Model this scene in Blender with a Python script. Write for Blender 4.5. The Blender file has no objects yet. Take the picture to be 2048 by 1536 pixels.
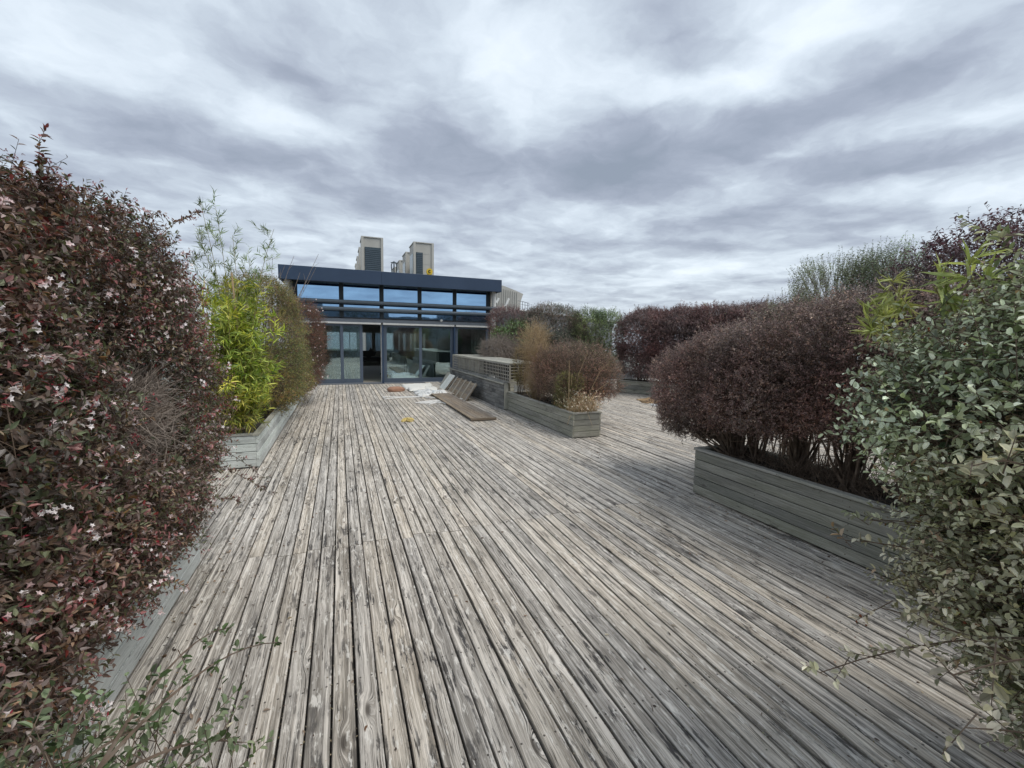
import bpy, math, random
import numpy as np
C = bpy.context.scene.collection
RNG = np.random.default_rng(7)
random.seed(7)
PI = math.pi

# ------------------------------------------------------------ camera
FPX, CX, CY, HEYE = 866.0, 1024.0, 768.0, 1.7
RM = np.array([[0.92994017515341, 0.02070636180734582, -0.36712738554396673],
               [-0.3672655307870678, 0.1014250739092193, -0.9245696211093044],
               [0.01809144912212538, 0.9946276695141819, 0.10192398395593089]])
from mathutils import Matrix, Vector
cam_d = bpy.data.cameras.new('camera'); cam = bpy.data.objects.new('camera', cam_d); C.objects.link(cam)
m4 = Matrix.Identity(4)
for i in range(3):
    for j in range(3):
        m4[i][j] = RM[i][j]
m4[2][3] = HEYE
cam.matrix_world = m4
cam_d.sensor_width = 36.0; cam_d.lens = FPX / 2048 * 36.0
cam_d.clip_start = 0.05; cam_d.clip_end = 5000
S = bpy.context.scene
S.camera = cam

def ray(x, y):
    d = RM @ np.array([x - CX, -(y - CY), -FPX]); return d / np.linalg.norm(d)
ORG = np.array([0, 0, HEYE])
def G(x, y, z=0.0):
    d = ray(x, y); return ORG + d * ((z - HEYE) / d[2])
def AY(x, y, Y):
    d = ray(x, y); return ORG + d * (Y / d[1])
def AX(x, y, X):
    d = ray(x, y); return ORG + d * (X / d[0])
def AD(x, y, t):
    return ORG + ray(x, y) * t

# ------------------------------------------------------------ view + world + sun
S.view_settings.view_transform = 'Standard'
S.view_settings.look = 'None'
S.view_settings.exposure = 0.68
S.view_settings.gamma = 1.0
S.view_settings.use_curve_mapping = False
try:
    S.cycles.max_bounces = 6; S.cycles.transparent_max_bounces = 12
    S.cycles.diffuse_bounces = 3; S.cycles.glossy_bounces = 3; S.cycles.transmission_bounces = 5
except Exception:
    pass
SUN_TO = np.array([0.42, -0.45, 1.0]); SUN_TO = SUN_TO / np.linalg.norm(SUN_TO)   # direction towards the sun
SUN_EL = math.asin(SUN_TO[2]); SUN_AZ = math.atan2(SUN_TO[0], SUN_TO[1])
w = bpy.data.worlds.new('World'); S.world = w; w.use_nodes = True
nt = w.node_tree; N = nt.nodes; L = nt.links
for n in list(N): N.remove(n)
out = N.new('ShaderNodeOutputWorld'); bg = N.new('ShaderNodeBackground'); L.new(bg.outputs[0], out.inputs[0])
sky = N.new('ShaderNodeTexSky'); sky.sky_type = 'NISHITA'; sky.sun_disc = False
sky.sun_elevation = SUN_EL; sky.sun_rotation = SUN_AZ; sky.air_density = 1.5; sky.dust_density = 2.0
tc = N.new('ShaderNodeTexCoord'); sep = N.new('ShaderNodeSeparateXYZ'); L.new(tc.outputs['Generated'], sep.inputs[0])
def wm(op, a, b=None, c=None):
    n = N.new('ShaderNodeMath'); n.operation = op
    for i, v in enumerate((a, b, c)):
        if v is None: continue
        if isinstance(v, (int, float)): n.inputs[i].default_value = v
        else: L.new(v, n.inputs[i])
    return n.outputs[0]
KZ = 0.10
zc = wm('ADD', wm('MAXIMUM', sep.outputs[2], 0.0), KZ)
comb = N.new('ShaderNodeCombineXYZ'); L.new(wm('DIVIDE', sep.outputs[0], zc), comb.inputs[0]); L.new(wm('DIVIDE', sep.outputs[1], zc), comb.inputs[1])
def vm(op, a, b):
    n = N.new('ShaderNodeVectorMath'); n.operation = op
    for i, v in enumerate((a, b)):
        if isinstance(v, (tuple, list)): n.inputs[i].default_value = v
        else: L.new(v, n.inputs[i])
    return n.outputs['Value'] if op == 'DOT_PRODUCT' else n.outputs[0]
def wnoise(vec, scale, detail, rough=0.55, dist=0.0):
    n = N.new('ShaderNodeTexNoise'); n.inputs['Scale'].default_value = scale; n.inputs['Detail'].default_value = detail
    n.inputs['Roughness'].default_value = rough; n.inputs['Distortion'].default_value = dist
    L.new(vec, n.inputs['Vector']); return n
wn = wnoise(comb.outputs[0], 2.6, 6.0)
warp = vm('MULTIPLY', vm('SUBTRACT', wn.outputs['Color'], (0.5, 0.5, 0.5)), (0.36, 0.36, 0.0))
P = vm('ADD', comb.outputs[0], warp)
def pp(x, y):
    d = ray(x, y); z = max(d[2], 0) + KZ; return np.array([d[0] / z, d[1] / z])
BLOBS = [(985, 120, 150, 75, 65, .30), (250, 170, 240, 60, 20, .16), (560, 238, 190, 34, 25, .20), (60, 60, 150, 80, 0, .08),
 (1500, 168, 200, 48, -10, .30), (1800, 25, 240, 60, 0, .30), (1230, 165, 200, 50, 10, .18), (1910, 245, 170, 36, -15, .20),
 (1960, 382, 110, 22, -5, .22), (705, 247, 60, 26, 10, .15), (1150, 425, 90, 20, 20, .16), (600, 400, 230, 24, 20, .16),
 (1400, 545, 170, 14, -5, .25), (1600, 300, 80, 16, -8, .12), (420, 60, 260, 40, 10, .08),
 (210, 240, 260, 36, 25, -.20), (480, 318, 230, 40, 20, -.22), (900, 325, 270, 55, 8, -.20), (745, 395, 90, 28, 10, -.22),
 (610, 165, 120, 28, 35, -.16), (770, 110, 60, 60, 0, -.08), (1260, 335, 270, 66, -8, -.30), (1240, 235, 100, 22, -10, -.16), (1640, 205, 240, 42, -22, -.26),
 (1900, 115, 220, 42, -25, -.20), (1780, 318, 230, 30, -10, -.24), (1480, 442, 230, 26, -3, -.22), (1330, 492, 160, 14, 0, -.14),
 (1035, 22, 80, 30, 0, -.14), (1340, 60, 120, 50, 20, -.08), (900, 445, 160, 14, 8, -.12), (120, 330, 140, 30, 15, -.10)]
acc = None
for (bx, by, a, b, ang, amp) in BLOBS:
    c, s = math.cos(math.radians(ang)), math.sin(math.radians(ang))
    p0 = pp(bx, by); e1 = (pp(bx + 20 * c, by + 20 * s) - p0) * (a / 20); e2 = (pp(bx - 20 * s, by + 20 * c) - p0) * (b / 20)
    Mi = np.linalg.inv(np.stack([e1, e2], 1)); off = -Mi @ p0
    u = wm('ADD', vm('DOT_PRODUCT', P, (float(Mi[0, 0]), float(Mi[0, 1]), 0)), float(off[0]))
    v = wm('ADD', vm('DOT_PRODUCT', P, (float(Mi[1, 0]), float(Mi[1, 1]), 0)), float(off[1]))
    q = wm('MULTIPLY_ADD', u, u, wm('MULTIPLY', v, v))
    g = wm('MULTIPLY', wm('POWER', 0.45, q), amp)
    acc = g if acc is None else wm('ADD', acc, g)
n1 = wnoise(P, 2.0, 10.0, 0.55, 0.0); n3 = wnoise(vm('ADD', P, (7.3, 2.1, 0)), 5.2, 8.0, 0.6, 0.0)
n2 = wnoise(vm('MULTIPLY', P, (0.9, 1.1, 1)), 3.3, 7.0, 0.5, 0.0)
val = wm('ADD', wm('ADD', wm('MULTIPLY_ADD', acc, 1.15, 0.54), wm('MULTIPLY', wm('SUBTRACT', n1.outputs[0], 0.5), 0.95)), wm('MULTIPLY', wm('SUBTRACT', n2.outputs[0], 0.5), 0.5))
val = wm('ADD', val, wm('MULTIPLY', wm('SUBTRACT', n3.outputs[0], 0.5), 0.36))
ramp = N.new('ShaderNodeValToRGB'); cr = ramp.color_ramp; cr.interpolation = 'B_SPLINE'
cr.elements[0].position = 0.0; cr.elements[0].color = (0.185, 0.22, 0.275, 1)
cr.elements[1].position = 1.0; cr.elements[1].color = (0.64, 0.695, 0.75, 1)
for pos, col in ((.3, (.270, .300, .372, 1)), (.52, (.375, .425, .49, 1)), (.75, (.525, .59, .655, 1))):
    e = cr.elements.new(pos); e.color = col
L.new(val, ramp.inputs[0])
# air near the horizon and below it
mixh = N.new('ShaderNodeMix'); mixh.data_type = 'RGBA'
fh = wm('MULTIPLY', wm('SUBTRACT', 1.0, wm('MINIMUM', wm('MULTIPLY', wm('MAXIMUM', sep.outputs[2], 0.0), 9.0), 1.0)), 0.35)
L.new(fh, mixh.inputs['Factor']); L.new(ramp.outputs[0], mixh.inputs['A']); mixh.inputs['B'].default_value = (.44, .49, .55, 1)
skym = N.new('ShaderNodeMix'); skym.data_type = 'RGBA'; skym.blend_type = 'MIX'
skys = vm('MULTIPLY', sky.outputs[0], (0.1, 0.1, 0.1))
skym.inputs['Factor'].default_value = 0.94; L.new(skys, skym.inputs['A']); L.new(mixh.outputs['Result'], skym.inputs['B'])
L.new(skym.outputs['Result'], bg.inputs[0]); bg.inputs[1].default_value = 0.95
sun_d = bpy.data.lights.new('sun', 'SUN'); sun_d.energy = 1.3; sun_d.angle = math.radians(38); sun_d.color = (1.0, 0.93, 0.83)
sun = bpy.data.objects.new('sun', sun_d); C.objects.link(sun)
sun.rotation_euler = Vector(tuple(-SUN_TO)).to_track_quat('-Z', 'Y').to_euler()

# ------------------------------------------------------------ materials
def newmat(name):
    m = bpy.data.materials.new(name); m.use_nodes = True
    t = m.node_tree; b = t.nodes['Principled BSDF']; return m, t, b
class NT:
    def __init__(s, t): s.t = t
    def n(s, typ, **kw):
        n = s.t.nodes.new(typ)
        for k, v in kw.items():
            if hasattr(n, k): setattr(n, k, v)
            else: s.inp(n, k, v)
        return n
    def inp(s, n, k, v):
        i = n.inputs[k] if not isinstance(k, int) else n.inputs[k]
        if isinstance(v, bpy.types.NodeSocket): s.t.links.new(v, i)
        else: i.default_value = v
    def m(s, op, a, b=0.0, c=0.0, clamp=False):
        n = s.t.nodes.new('ShaderNodeMath'); n.operation = op; n.use_clamp = clamp
        for i, v in enumerate((a, b, c)): s.inp(n, i, v)
        return n.outputs[0]
    def v(s, op, a, b):
        n = s.t.nodes.new('ShaderNodeVectorMath'); n.operation = op
        s.inp(n, 0, a); s.inp(n, 1, b); return n.outputs[0]
    def noise(s, vec, scale, detail=2.0, rough=0.5, dist=0.0):
        n = s.t.nodes.new('ShaderNodeTexNoise'); s.inp(n, 'Vector', vec); s.inp(n, 'Scale', scale); s.inp(n, 'Detail', detail)
        s.inp(n, 'Roughness', rough); s.inp(n, 'Distortion', dist); return n
    def mix(s, f, a, b, bt='MIX'):
        n = s.t.nodes.new('ShaderNodeMix'); n.data_type = 'RGBA'; n.blend_type = bt
        s.inp(n, 'Factor', f); s.inp(n, 'A', a); s.inp(n, 'B', b); return n.outputs['Result']
    def ramp(s, f, *stops):
        n = s.t.nodes.new('ShaderNodeValToRGB'); cr = n.color_ramp
        while len(cr.elements) < len(stops): cr.elements.new(0.5)
        for e, (p, c) in zip(cr.elements, stops):
            e.position = p; e.color = (c, c, c, 1) if isinstance(c, (int, float)) else tuple(c) + (1,)
        s.inp(n, 0, f); return n.outputs[0]
    def step(s, f, lo, hi):
        n = s.t.nodes.new('ShaderNodeMapRange'); n.interpolation_type = 'SMOOTHSTEP'
        s.inp(n, 0, f); s.inp(n, 1, lo); s.inp(n, 2, hi); return n.outputs[0]

def wood(name, pale, mid, dark, green=None, green_amt=0.0, stain=0.5, rough=0.8, bump=0.35, vary=0.35, knots=1.0, contrast=1.0, deckmode=False, screws=False):
    """weathered timber; attribute gc = (along, across, board id)"""
    m, t, b = newmat(name); q = NT(t)
    at = q.n('ShaderNodeAttribute', attribute_name='gc'); sp = q.n('ShaderNodeSeparateXYZ'); q.inp(sp, 0, at.outputs['Vector'])
    al, ac, bid = sp.outputs
    def vec(a, c_, z=0.0):
        n = q.n('ShaderNodeCombineXYZ'); q.inp(n, 0, a); q.inp(n, 1, c_); q.inp(n, 2, z); return n.outputs[0]
    idz = q.m('MULTIPLY', bid, 7.31)
    # knots: voronoi in stretched space
    kv = q.n('ShaderNodeTexVoronoi', feature='F1'); q.inp(kv, 'Vector', vec(q.m('MULTIPLY', al, 2.1), q.m('MULTIPLY', ac, 7.0), idz)); q.inp(kv, 'Scale', 1.0)
    kd = kv.outputs['Distance']
    kn = q.step(kd, 0.30, 0.0)
    kn_core = q.m('MULTIPLY', q.step(kd, 0.13, 0.05), knots)
    wob = q.noise(vec(q.m('MULTIPLY', al, 2.5), q.m('MULTIPLY', ac, 6.0), idz), 1.0, 3.0)
    acw = q.m('ADD', ac, q.m('MULTIPLY', q.m('SUBTRACT', wob.outputs[0], 0.5), 0.035))
    acw = q.m('ADD', acw, q.m('MULTIPLY', kn, 0.035))
    g1 = q.noise(vec(q.m('MULTIPLY', al, 1.6), q.m('MULTIPLY', acw, 95.0), idz), 1.0, 5.0, 0.6)
    g2 = q.noise(vec(q.m('MULTIPLY', al, 6.0), q.m('MULTIPLY', acw, 330.0), idz), 1.0, 3.0, 0.6)
    grain = q.m('ADD', q.m('MULTIPLY', g1.outputs[0], 0.62), q.m('MULTIPLY', g2.outputs[0], 0.38))
    gr = q.step(grain, 0.5 - 0.12 / contrast, 0.5 + 0.12 / contrast)
    fine = q.noise(vec(q.m('MULTIPLY', al, 9.0), q.m('MULTIPLY', acw, 520.0), q.m('ADD', idz, 5.0)), 1.0, 2.0, 0.7)
    fl = q.step(fine.outputs[0], 0.47, 0.30)
    blotch = q.noise(vec(q.m('MULTIPLY', al, 1.3), q.m('MULTIPLY', ac, 9.0), idz), 1.0, 4.0, 0.6)
    tco = q.n('ShaderNodeTexCoord'); big = q.noise(q.v('MULTIPLY', tco.outputs['Object'], (0.9, 0.5, 0.5)), 1.0, 5.0, 0.65)
    col = q.mix(gr, mid + (1,), pale + (1,))
    col = q.mix(q.m('MULTIPLY', q.step(blotch.outputs[0], 0.45, 0.72), 0.6), col, tuple(0.6 * x for x in mid) + (1,))
    col = q.mix(q.m('MULTIPLY', fl, 0.75 * min(1.0, contrast)), col, tuple(0.35 * x for x in mid) + (1,))
    hl = q.step(fine.outputs[0], 0.60, 0.72); col = q.mix(q.m('MULTIPLY', hl, 0.55), col, tuple(min(1, 1.25 * x) for x in pale) + (1,))
    # boards differ
    wn = q.n('ShaderNodeTexWhiteNoise', noise_dimensions='1D'); q.inp(wn, 'W', bid)
    fac = q.m('ADD', 1.0 - vary * 0.5, q.m('MULTIPLY', wn.outputs['Value'], vary))
    hs = q.n('ShaderNodeHueSaturation'); q.inp(hs, 'Value', fac); q.inp(hs, 'Saturation', q.m('ADD', 0.7, q.m('MULTIPLY', wn.outputs['Value'], 0.7))); q.inp(hs, 'Color', col); col = hs.outputs[0]
    if green:
        gm = q.noise(vec(q.m('MULTIPLY', al, 0.9), q.m('MULTIPLY', ac, 3.0), idz), 1.0, 4.0, 0.6)
        col = q.mix(q.m('MULTIPLY', q.step(gm.outputs[0], 0.35, 0.7), green_amt), col, green + (1,))
    # black mould stains
    st = q.noise(vec(q.m('MULTIPLY', al, 1.1), q.m('MULTIPLY', ac, 6.5), q.m('ADD', idz, 3.3)), 1.0, 6.0, 0.7)
    sm = q.m('MULTIPLY', q.step(st.outputs[0], 0.56, 0.74), stain)
    sm = q.m('MULTIPLY', sm, q.m('ADD', 0.35, q.step(big.outputs[0], 0.42, 0.62)), 0, True)
    col = q.mix(sm, col, dark + (1,))
    lg = q.m('MULTIPLY', q.step(big.outputs[0], 0.48, 0.70), 0.45 * stain)
    col = q.mix(lg, col, tuple(0.8 * x for x in dark) + (1,))
    # mould specks, worn white flecks, dirty edges, screw heads
    if deckmode:
        m1 = q.noise(vec(q.m('MULTIPLY', al, 4.5), q.m('MULTIPLY', ac, 26.0), q.m('ADD', idz, 12.0)), 1.0, 6.0, 0.7)
        mk = q.m('MULTIPLY', q.step(m1.outputs[0], 0.53, 0.62), q.m('ADD', 0.42, q.m('MULTIPLY', q.step(big.outputs[0], 0.42, 0.56), 0.55)))
        col = q.mix(mk, col, (0.055, 0.052, 0.052, 1))
        s2 = q.noise(vec(q.m('MULTIPLY', al, 0.8), q.m('MULTIPLY', acw, 48.0), q.m('ADD', idz, 15.0)), 1.0, 4.0, 0.6)
        col = q.mix(q.m('MULTIPLY', q.step(s2.outputs[0], 0.52, 0.66), 0.62), col, tuple(0.40 * x for x in mid) + (1,))
        col = q.mix(q.m('MULTIPLY', q.step(s2.outputs[0], 0.46, 0.36), 0.5), col, tuple(min(1, 1.28 * x) for x in pale) + (1,))
        w1 = q.noise(vec(q.m('MULTIPLY', al, 9.0), q.m('MULTIPLY', ac, 38.0), q.m('ADD', idz, 21.0)), 1.0, 5.0, 0.65)
        col = q.mix(q.m('MULTIPLY', q.step(w1.outputs[0], 0.57, 0.65), 0.75), col, (0.80, 0.77, 0.71, 1))
        ea = q.m('ABSOLUTE', q.m('SUBTRACT', ac, 0.014)); en = q.noise(vec(q.m('MULTIPLY', al, 6.0), q.m('MULTIPLY', ac, 20.0), q.m('ADD', idz, 31.0)), 1.0, 3.0)
        col = q.mix(q.m('MULTIPLY', q.step(q.m('ADD', ea, q.m('MULTIPLY', q.m('SUBTRACT', en.outputs[0], .5), .016)), 0.042, 0.049), 0.5), col, (0.06, 0.055, 0.05, 1))
        ua = q.m('MULTIPLY', q.m('SUBTRACT', q.m('FRACT', q.m('DIVIDE', al, 0.61)), 0.5), 0.61); sd = q.m('SQRT', q.m('ADD', q.m('MULTIPLY', ua, ua), q.m('POWER', q.m('SUBTRACT', ea, 0.027), 2.0)))
        col = q.mix(q.m('MULTIPLY', q.step(sd, 0.0065, 0.004), 0.85), col, (0.05, 0.04, 0.035, 1))
    if screws and not deckmode:
        ea = q.m('ABSOLUTE', ac); ua = q.m('MULTIPLY', q.m('SUBTRACT', q.m('FRACT', q.m('DIVIDE', al, 0.83)), 0.5), 0.83); sd = q.m('SQRT', q.m('ADD', q.m('MULTIPLY', ua, ua), q.m('POWER', q.m('SUBTRACT', ea, 0.026), 2.0)))
        col = q.mix(q.m('MULTIPLY', q.step(sd, 0.0065, 0.004), 0.8), col, (0.07, 0.045, 0.03, 1))
    # cracks
    ck = q.noise(vec(q.m('MULTIPLY', al, 0.9), q.m('MULTIPLY', acw, 60.0), q.m('ADD', idz, 9.1)), 1.0, 2.0, 0.5)
    crk = q.step(q.m('ABSOLUTE', q.m('SUBTRACT', ck.outputs[0], 0.5)), 0.012, 0.002)
    crm = q.noise(vec(q.m('MULTIPLY', al, 1.7), q.m('MULTIPLY', ac, 14.0), q.m('ADD', idz, 1.7)), 1.0, 2.0)
    crk = q.m('MULTIPLY', crk, q.step(crm.outputs[0], 0.5, 0.62))
    col = q.mix(q.m('MULTIPLY', crk, 0.85), col, (0.02, 0.018, 0.016, 1))
    col = q.mix(q.m('MULTIPLY', kn_core, 0.75), col, (0.045, 0.035, 0.028, 1))
    q.inp(b, 'Base Color', col); q.inp(b, 'Roughness', rough); q.inp(b, 'Specular IOR Level', 0.25)
    h = q.m('SUBTRACT', q.m('ADD', q.m('MULTIPLY', grain, 0.8), q.m('MULTIPLY', blotch.outputs[0], 0.2)), q.m('ADD', q.m('MULTIPLY', crk, 0.7), q.m('MULTIPLY', kn_core, 0.3)))
    bp = q.n('ShaderNodeBump'); q.inp(bp, 'Height', h); q.inp(bp, 'Strength', bump); q.inp(bp, 'Distance', 0.012)
    q.inp(b, 'Normal', bp.outputs[0]); return m

def plain(name, col, rough=0.5, metal=0.0, spec=0.5, mottle=0.12, scale=6.0, bump=0.0, bscale=40.0, alt=None, altamt=0.5):
    m, t, b = newmat(name); q = NT(t)
    tcn = q.n('ShaderNodeTexCoord'); n = q.noise(tcn.outputs['Object'], scale, 6.0, 0.6)
    n2 = q.noise(q.v('MULTIPLY', tcn.outputs['Object'], (6.0, 6.0, 0.8)), scale * 0.5, 4.0, 0.6)
    f = q.m('ADD', q.m('MULTIPLY', n.outputs[0], 0.6), q.m('MULTIPLY', n2.outputs[0], 0.4))
    lo = tuple(c * (1 - mottle * 1.6) for c in col); hi = tuple(min(1, c * (1 + mottle * 1.4)) for c in col)
    c = q.ramp(f, (0.3, lo), (0.7, hi))
    if alt: c = q.mix(q.m('MULTIPLY', q.step(n.outputs[0], 0.5, 0.66), altamt), c, alt + (1,))
    q.inp(b, 'Base Color', c); q.inp(b, 'Metallic', metal); q.inp(b, 'Specular IOR Level', spec)
    q.inp(b, 'Roughness', q.m('ADD', rough - 0.08, q.m('MULTIPLY', f, 0.16)))
    if bump:
        nb = q.noise(tcn.outputs['Object'], bscale, 5.0, 0.6)
        bp = q.n('ShaderNodeBump'); q.inp(bp, 'Height', nb.outputs[0]); q.inp(bp, 'Strength', bump); q.inp(bp, 'Distance', 0.02); q.inp(b, 'Normal', bp.outputs[0])
    return m

def leafmat(name, rough=0.45, trans=0.22, spec=0.35, sat=1.0):
    m, t, b = newmat(name); q = NT(t)
    at = q.n('ShaderNodeAttribute', attribute_name='leafcol')
    geo = q.n('ShaderNodeNewGeometry')
    back = q.n('ShaderNodeHueSaturation'); q.inp(back, 'Saturation', 0.7 * sat); q.inp(back, 'Value', 1.35); q.inp(back, 'Color', at.outputs['Color'])
    tcn = q.n('ShaderNodeTexCoord'); nn = q.noise(tcn.outputs['Object'], 70.0, 3.0)
    col = q.mix(geo.outputs['Backfacing'], at.outputs['Color'], back.outputs[0])
    hv = q.n('ShaderNodeHueSaturation'); q.inp(hv, 'Value', q.m('ADD', 0.75, q.m('MULTIPLY', nn.outputs[0], 0.5))); q.inp(hv, 'Color', col)
    q.inp(b, 'Base Color', hv.outputs[0]); q.inp(b, 'Roughness', rough); q.inp(b, 'Specular IOR Level', spec)
    tr = q.n('ShaderNodeBsdfTranslucent'); q.inp(tr, 'Color', hv.outputs[0])
    mx = q.n('ShaderNodeMixShader'); q.inp(mx, 0, trans); q.inp(mx, 1, b.outputs[0]); q.inp(mx, 2, tr.outputs[0])
    o = [n for n in t.nodes if n.type == 'OUTPUT_MATERIAL'][0]; t.links.new(mx.outputs[0], o.inputs[0]); return m

def glass(name, refl, refl_col, trans_col, base=0.1):
    m, t, b = newmat(name); q = NT(t); t.nodes.remove(b)
    gl = q.n('ShaderNodeBsdfGlossy'); q.inp(gl, 'Color', refl_col + (1,)); q.inp(gl, 'Roughness', 0.02)
    tcn = q.n('ShaderNodeTexCoord'); nn = q.noise(tcn.outputs['Object'], 0.9, 2.0)
    bp = q.n('ShaderNodeBump'); q.inp(bp, 'Height', nn.outputs[0]); q.inp(bp, 'Strength', 0.04); q.inp(bp, 'Distance', 0.05); q.inp(gl, 'Normal', bp.outputs[0])
    tr = q.n('ShaderNodeBsdfTransparent'); q.inp(tr, 'Color', trans_col + (1,))
    lw = q.n('ShaderNodeLayerWeight'); q.inp(lw, 'Blend', 0.5)
    f = q.m('ADD', refl, q.m('MULTIPLY', lw.outputs['Fresnel'], base), 0, True)
    mx = q.n('ShaderNodeMixShader'); q.inp(mx, 0, f); q.inp(mx, 1, tr.outputs[0]); q.inp(mx, 2, gl.outputs[0])
    o = [n for n in t.nodes if n.type == 'OUTPUT_MATERIAL'][0]; t.links.new(mx.outputs[0], o.inputs[0]); return m

# ------------------------------------------------------------ mesh helpers
def tag(o, label=None, cat=None, group=None, kind=None):
    if label: o['label'] = label
    if cat: o['category'] = cat
    if group: o['group'] = group
    if kind: o['kind'] = kind
    return o
def empty(name, loc, label, cat, group=None, rz=0.0):
    o = bpy.data.objects.new(name, None); C.objects.link(o); o.location = tuple(float(v) for v in loc); o.rotation_euler = (0, 0, rz)
    o.empty_display_size = 0.1
    return tag(o, label, cat, group)
def raw(name, V, Q=None, T=None, mat=None, parent=None, cols=None, gc=None, smooth=False, offset=None):
    V = np.asarray(V, float).reshape(-1, 3)
    if offset is None and parent is not None: offset = np.array(parent.location)
    if offset is not None: V = V - np.asarray(offset)
    me = bpy.data.meshes.new(name)
    fl = []; ls = []; k = 0
    if Q is not None and len(Q):
        Q = np.asarray(Q, np.int32).reshape(-1, 4); fl.append(Q.ravel()); ls.append(np.arange(len(Q)) * 4 + k); k += Q.size
    if T is not None and len(T):
        T = np.asarray(T, np.int32).reshape(-1, 3); fl.append(T.ravel()); ls.append(np.arange(len(T)) * 3 + k); k += T.size
    me.vertices.add(len(V)); me.vertices.foreach_set('co', V.astype(np.float32).ravel())
    me.loops.add(k); me.loops.foreach_set('vertex_index', np.concatenate(fl).astype(np.int32))
    st = np.concatenate(ls).astype(np.int32); me.polygons.add(len(st)); me.polygons.foreach_set('loop_start', st)
    me.update(calc_edges=True)
    if cols is not None:
        a = me.attributes.new('leafcol', 'FLOAT_COLOR', 'POINT'); a.data.foreach_set('color', np.concatenate([cols, np.ones((len(cols), 1))], 1).astype(np.float32).ravel())
    if gc is not None:
        a = me.attributes.new('gc', 'FLOAT_VECTOR', 'POINT'); a.data.foreach_set('vector', np.asarray(gc, np.float32).ravel())
    me.polygons.foreach_set('use_smooth', np.full(len(st), bool(smooth)))
    if mat: me.materials.append(mat)
    o = bpy.data.objects.new(name, me); C.objects.link(o)
    if parent is not None: o.parent = parent
    return o

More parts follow.
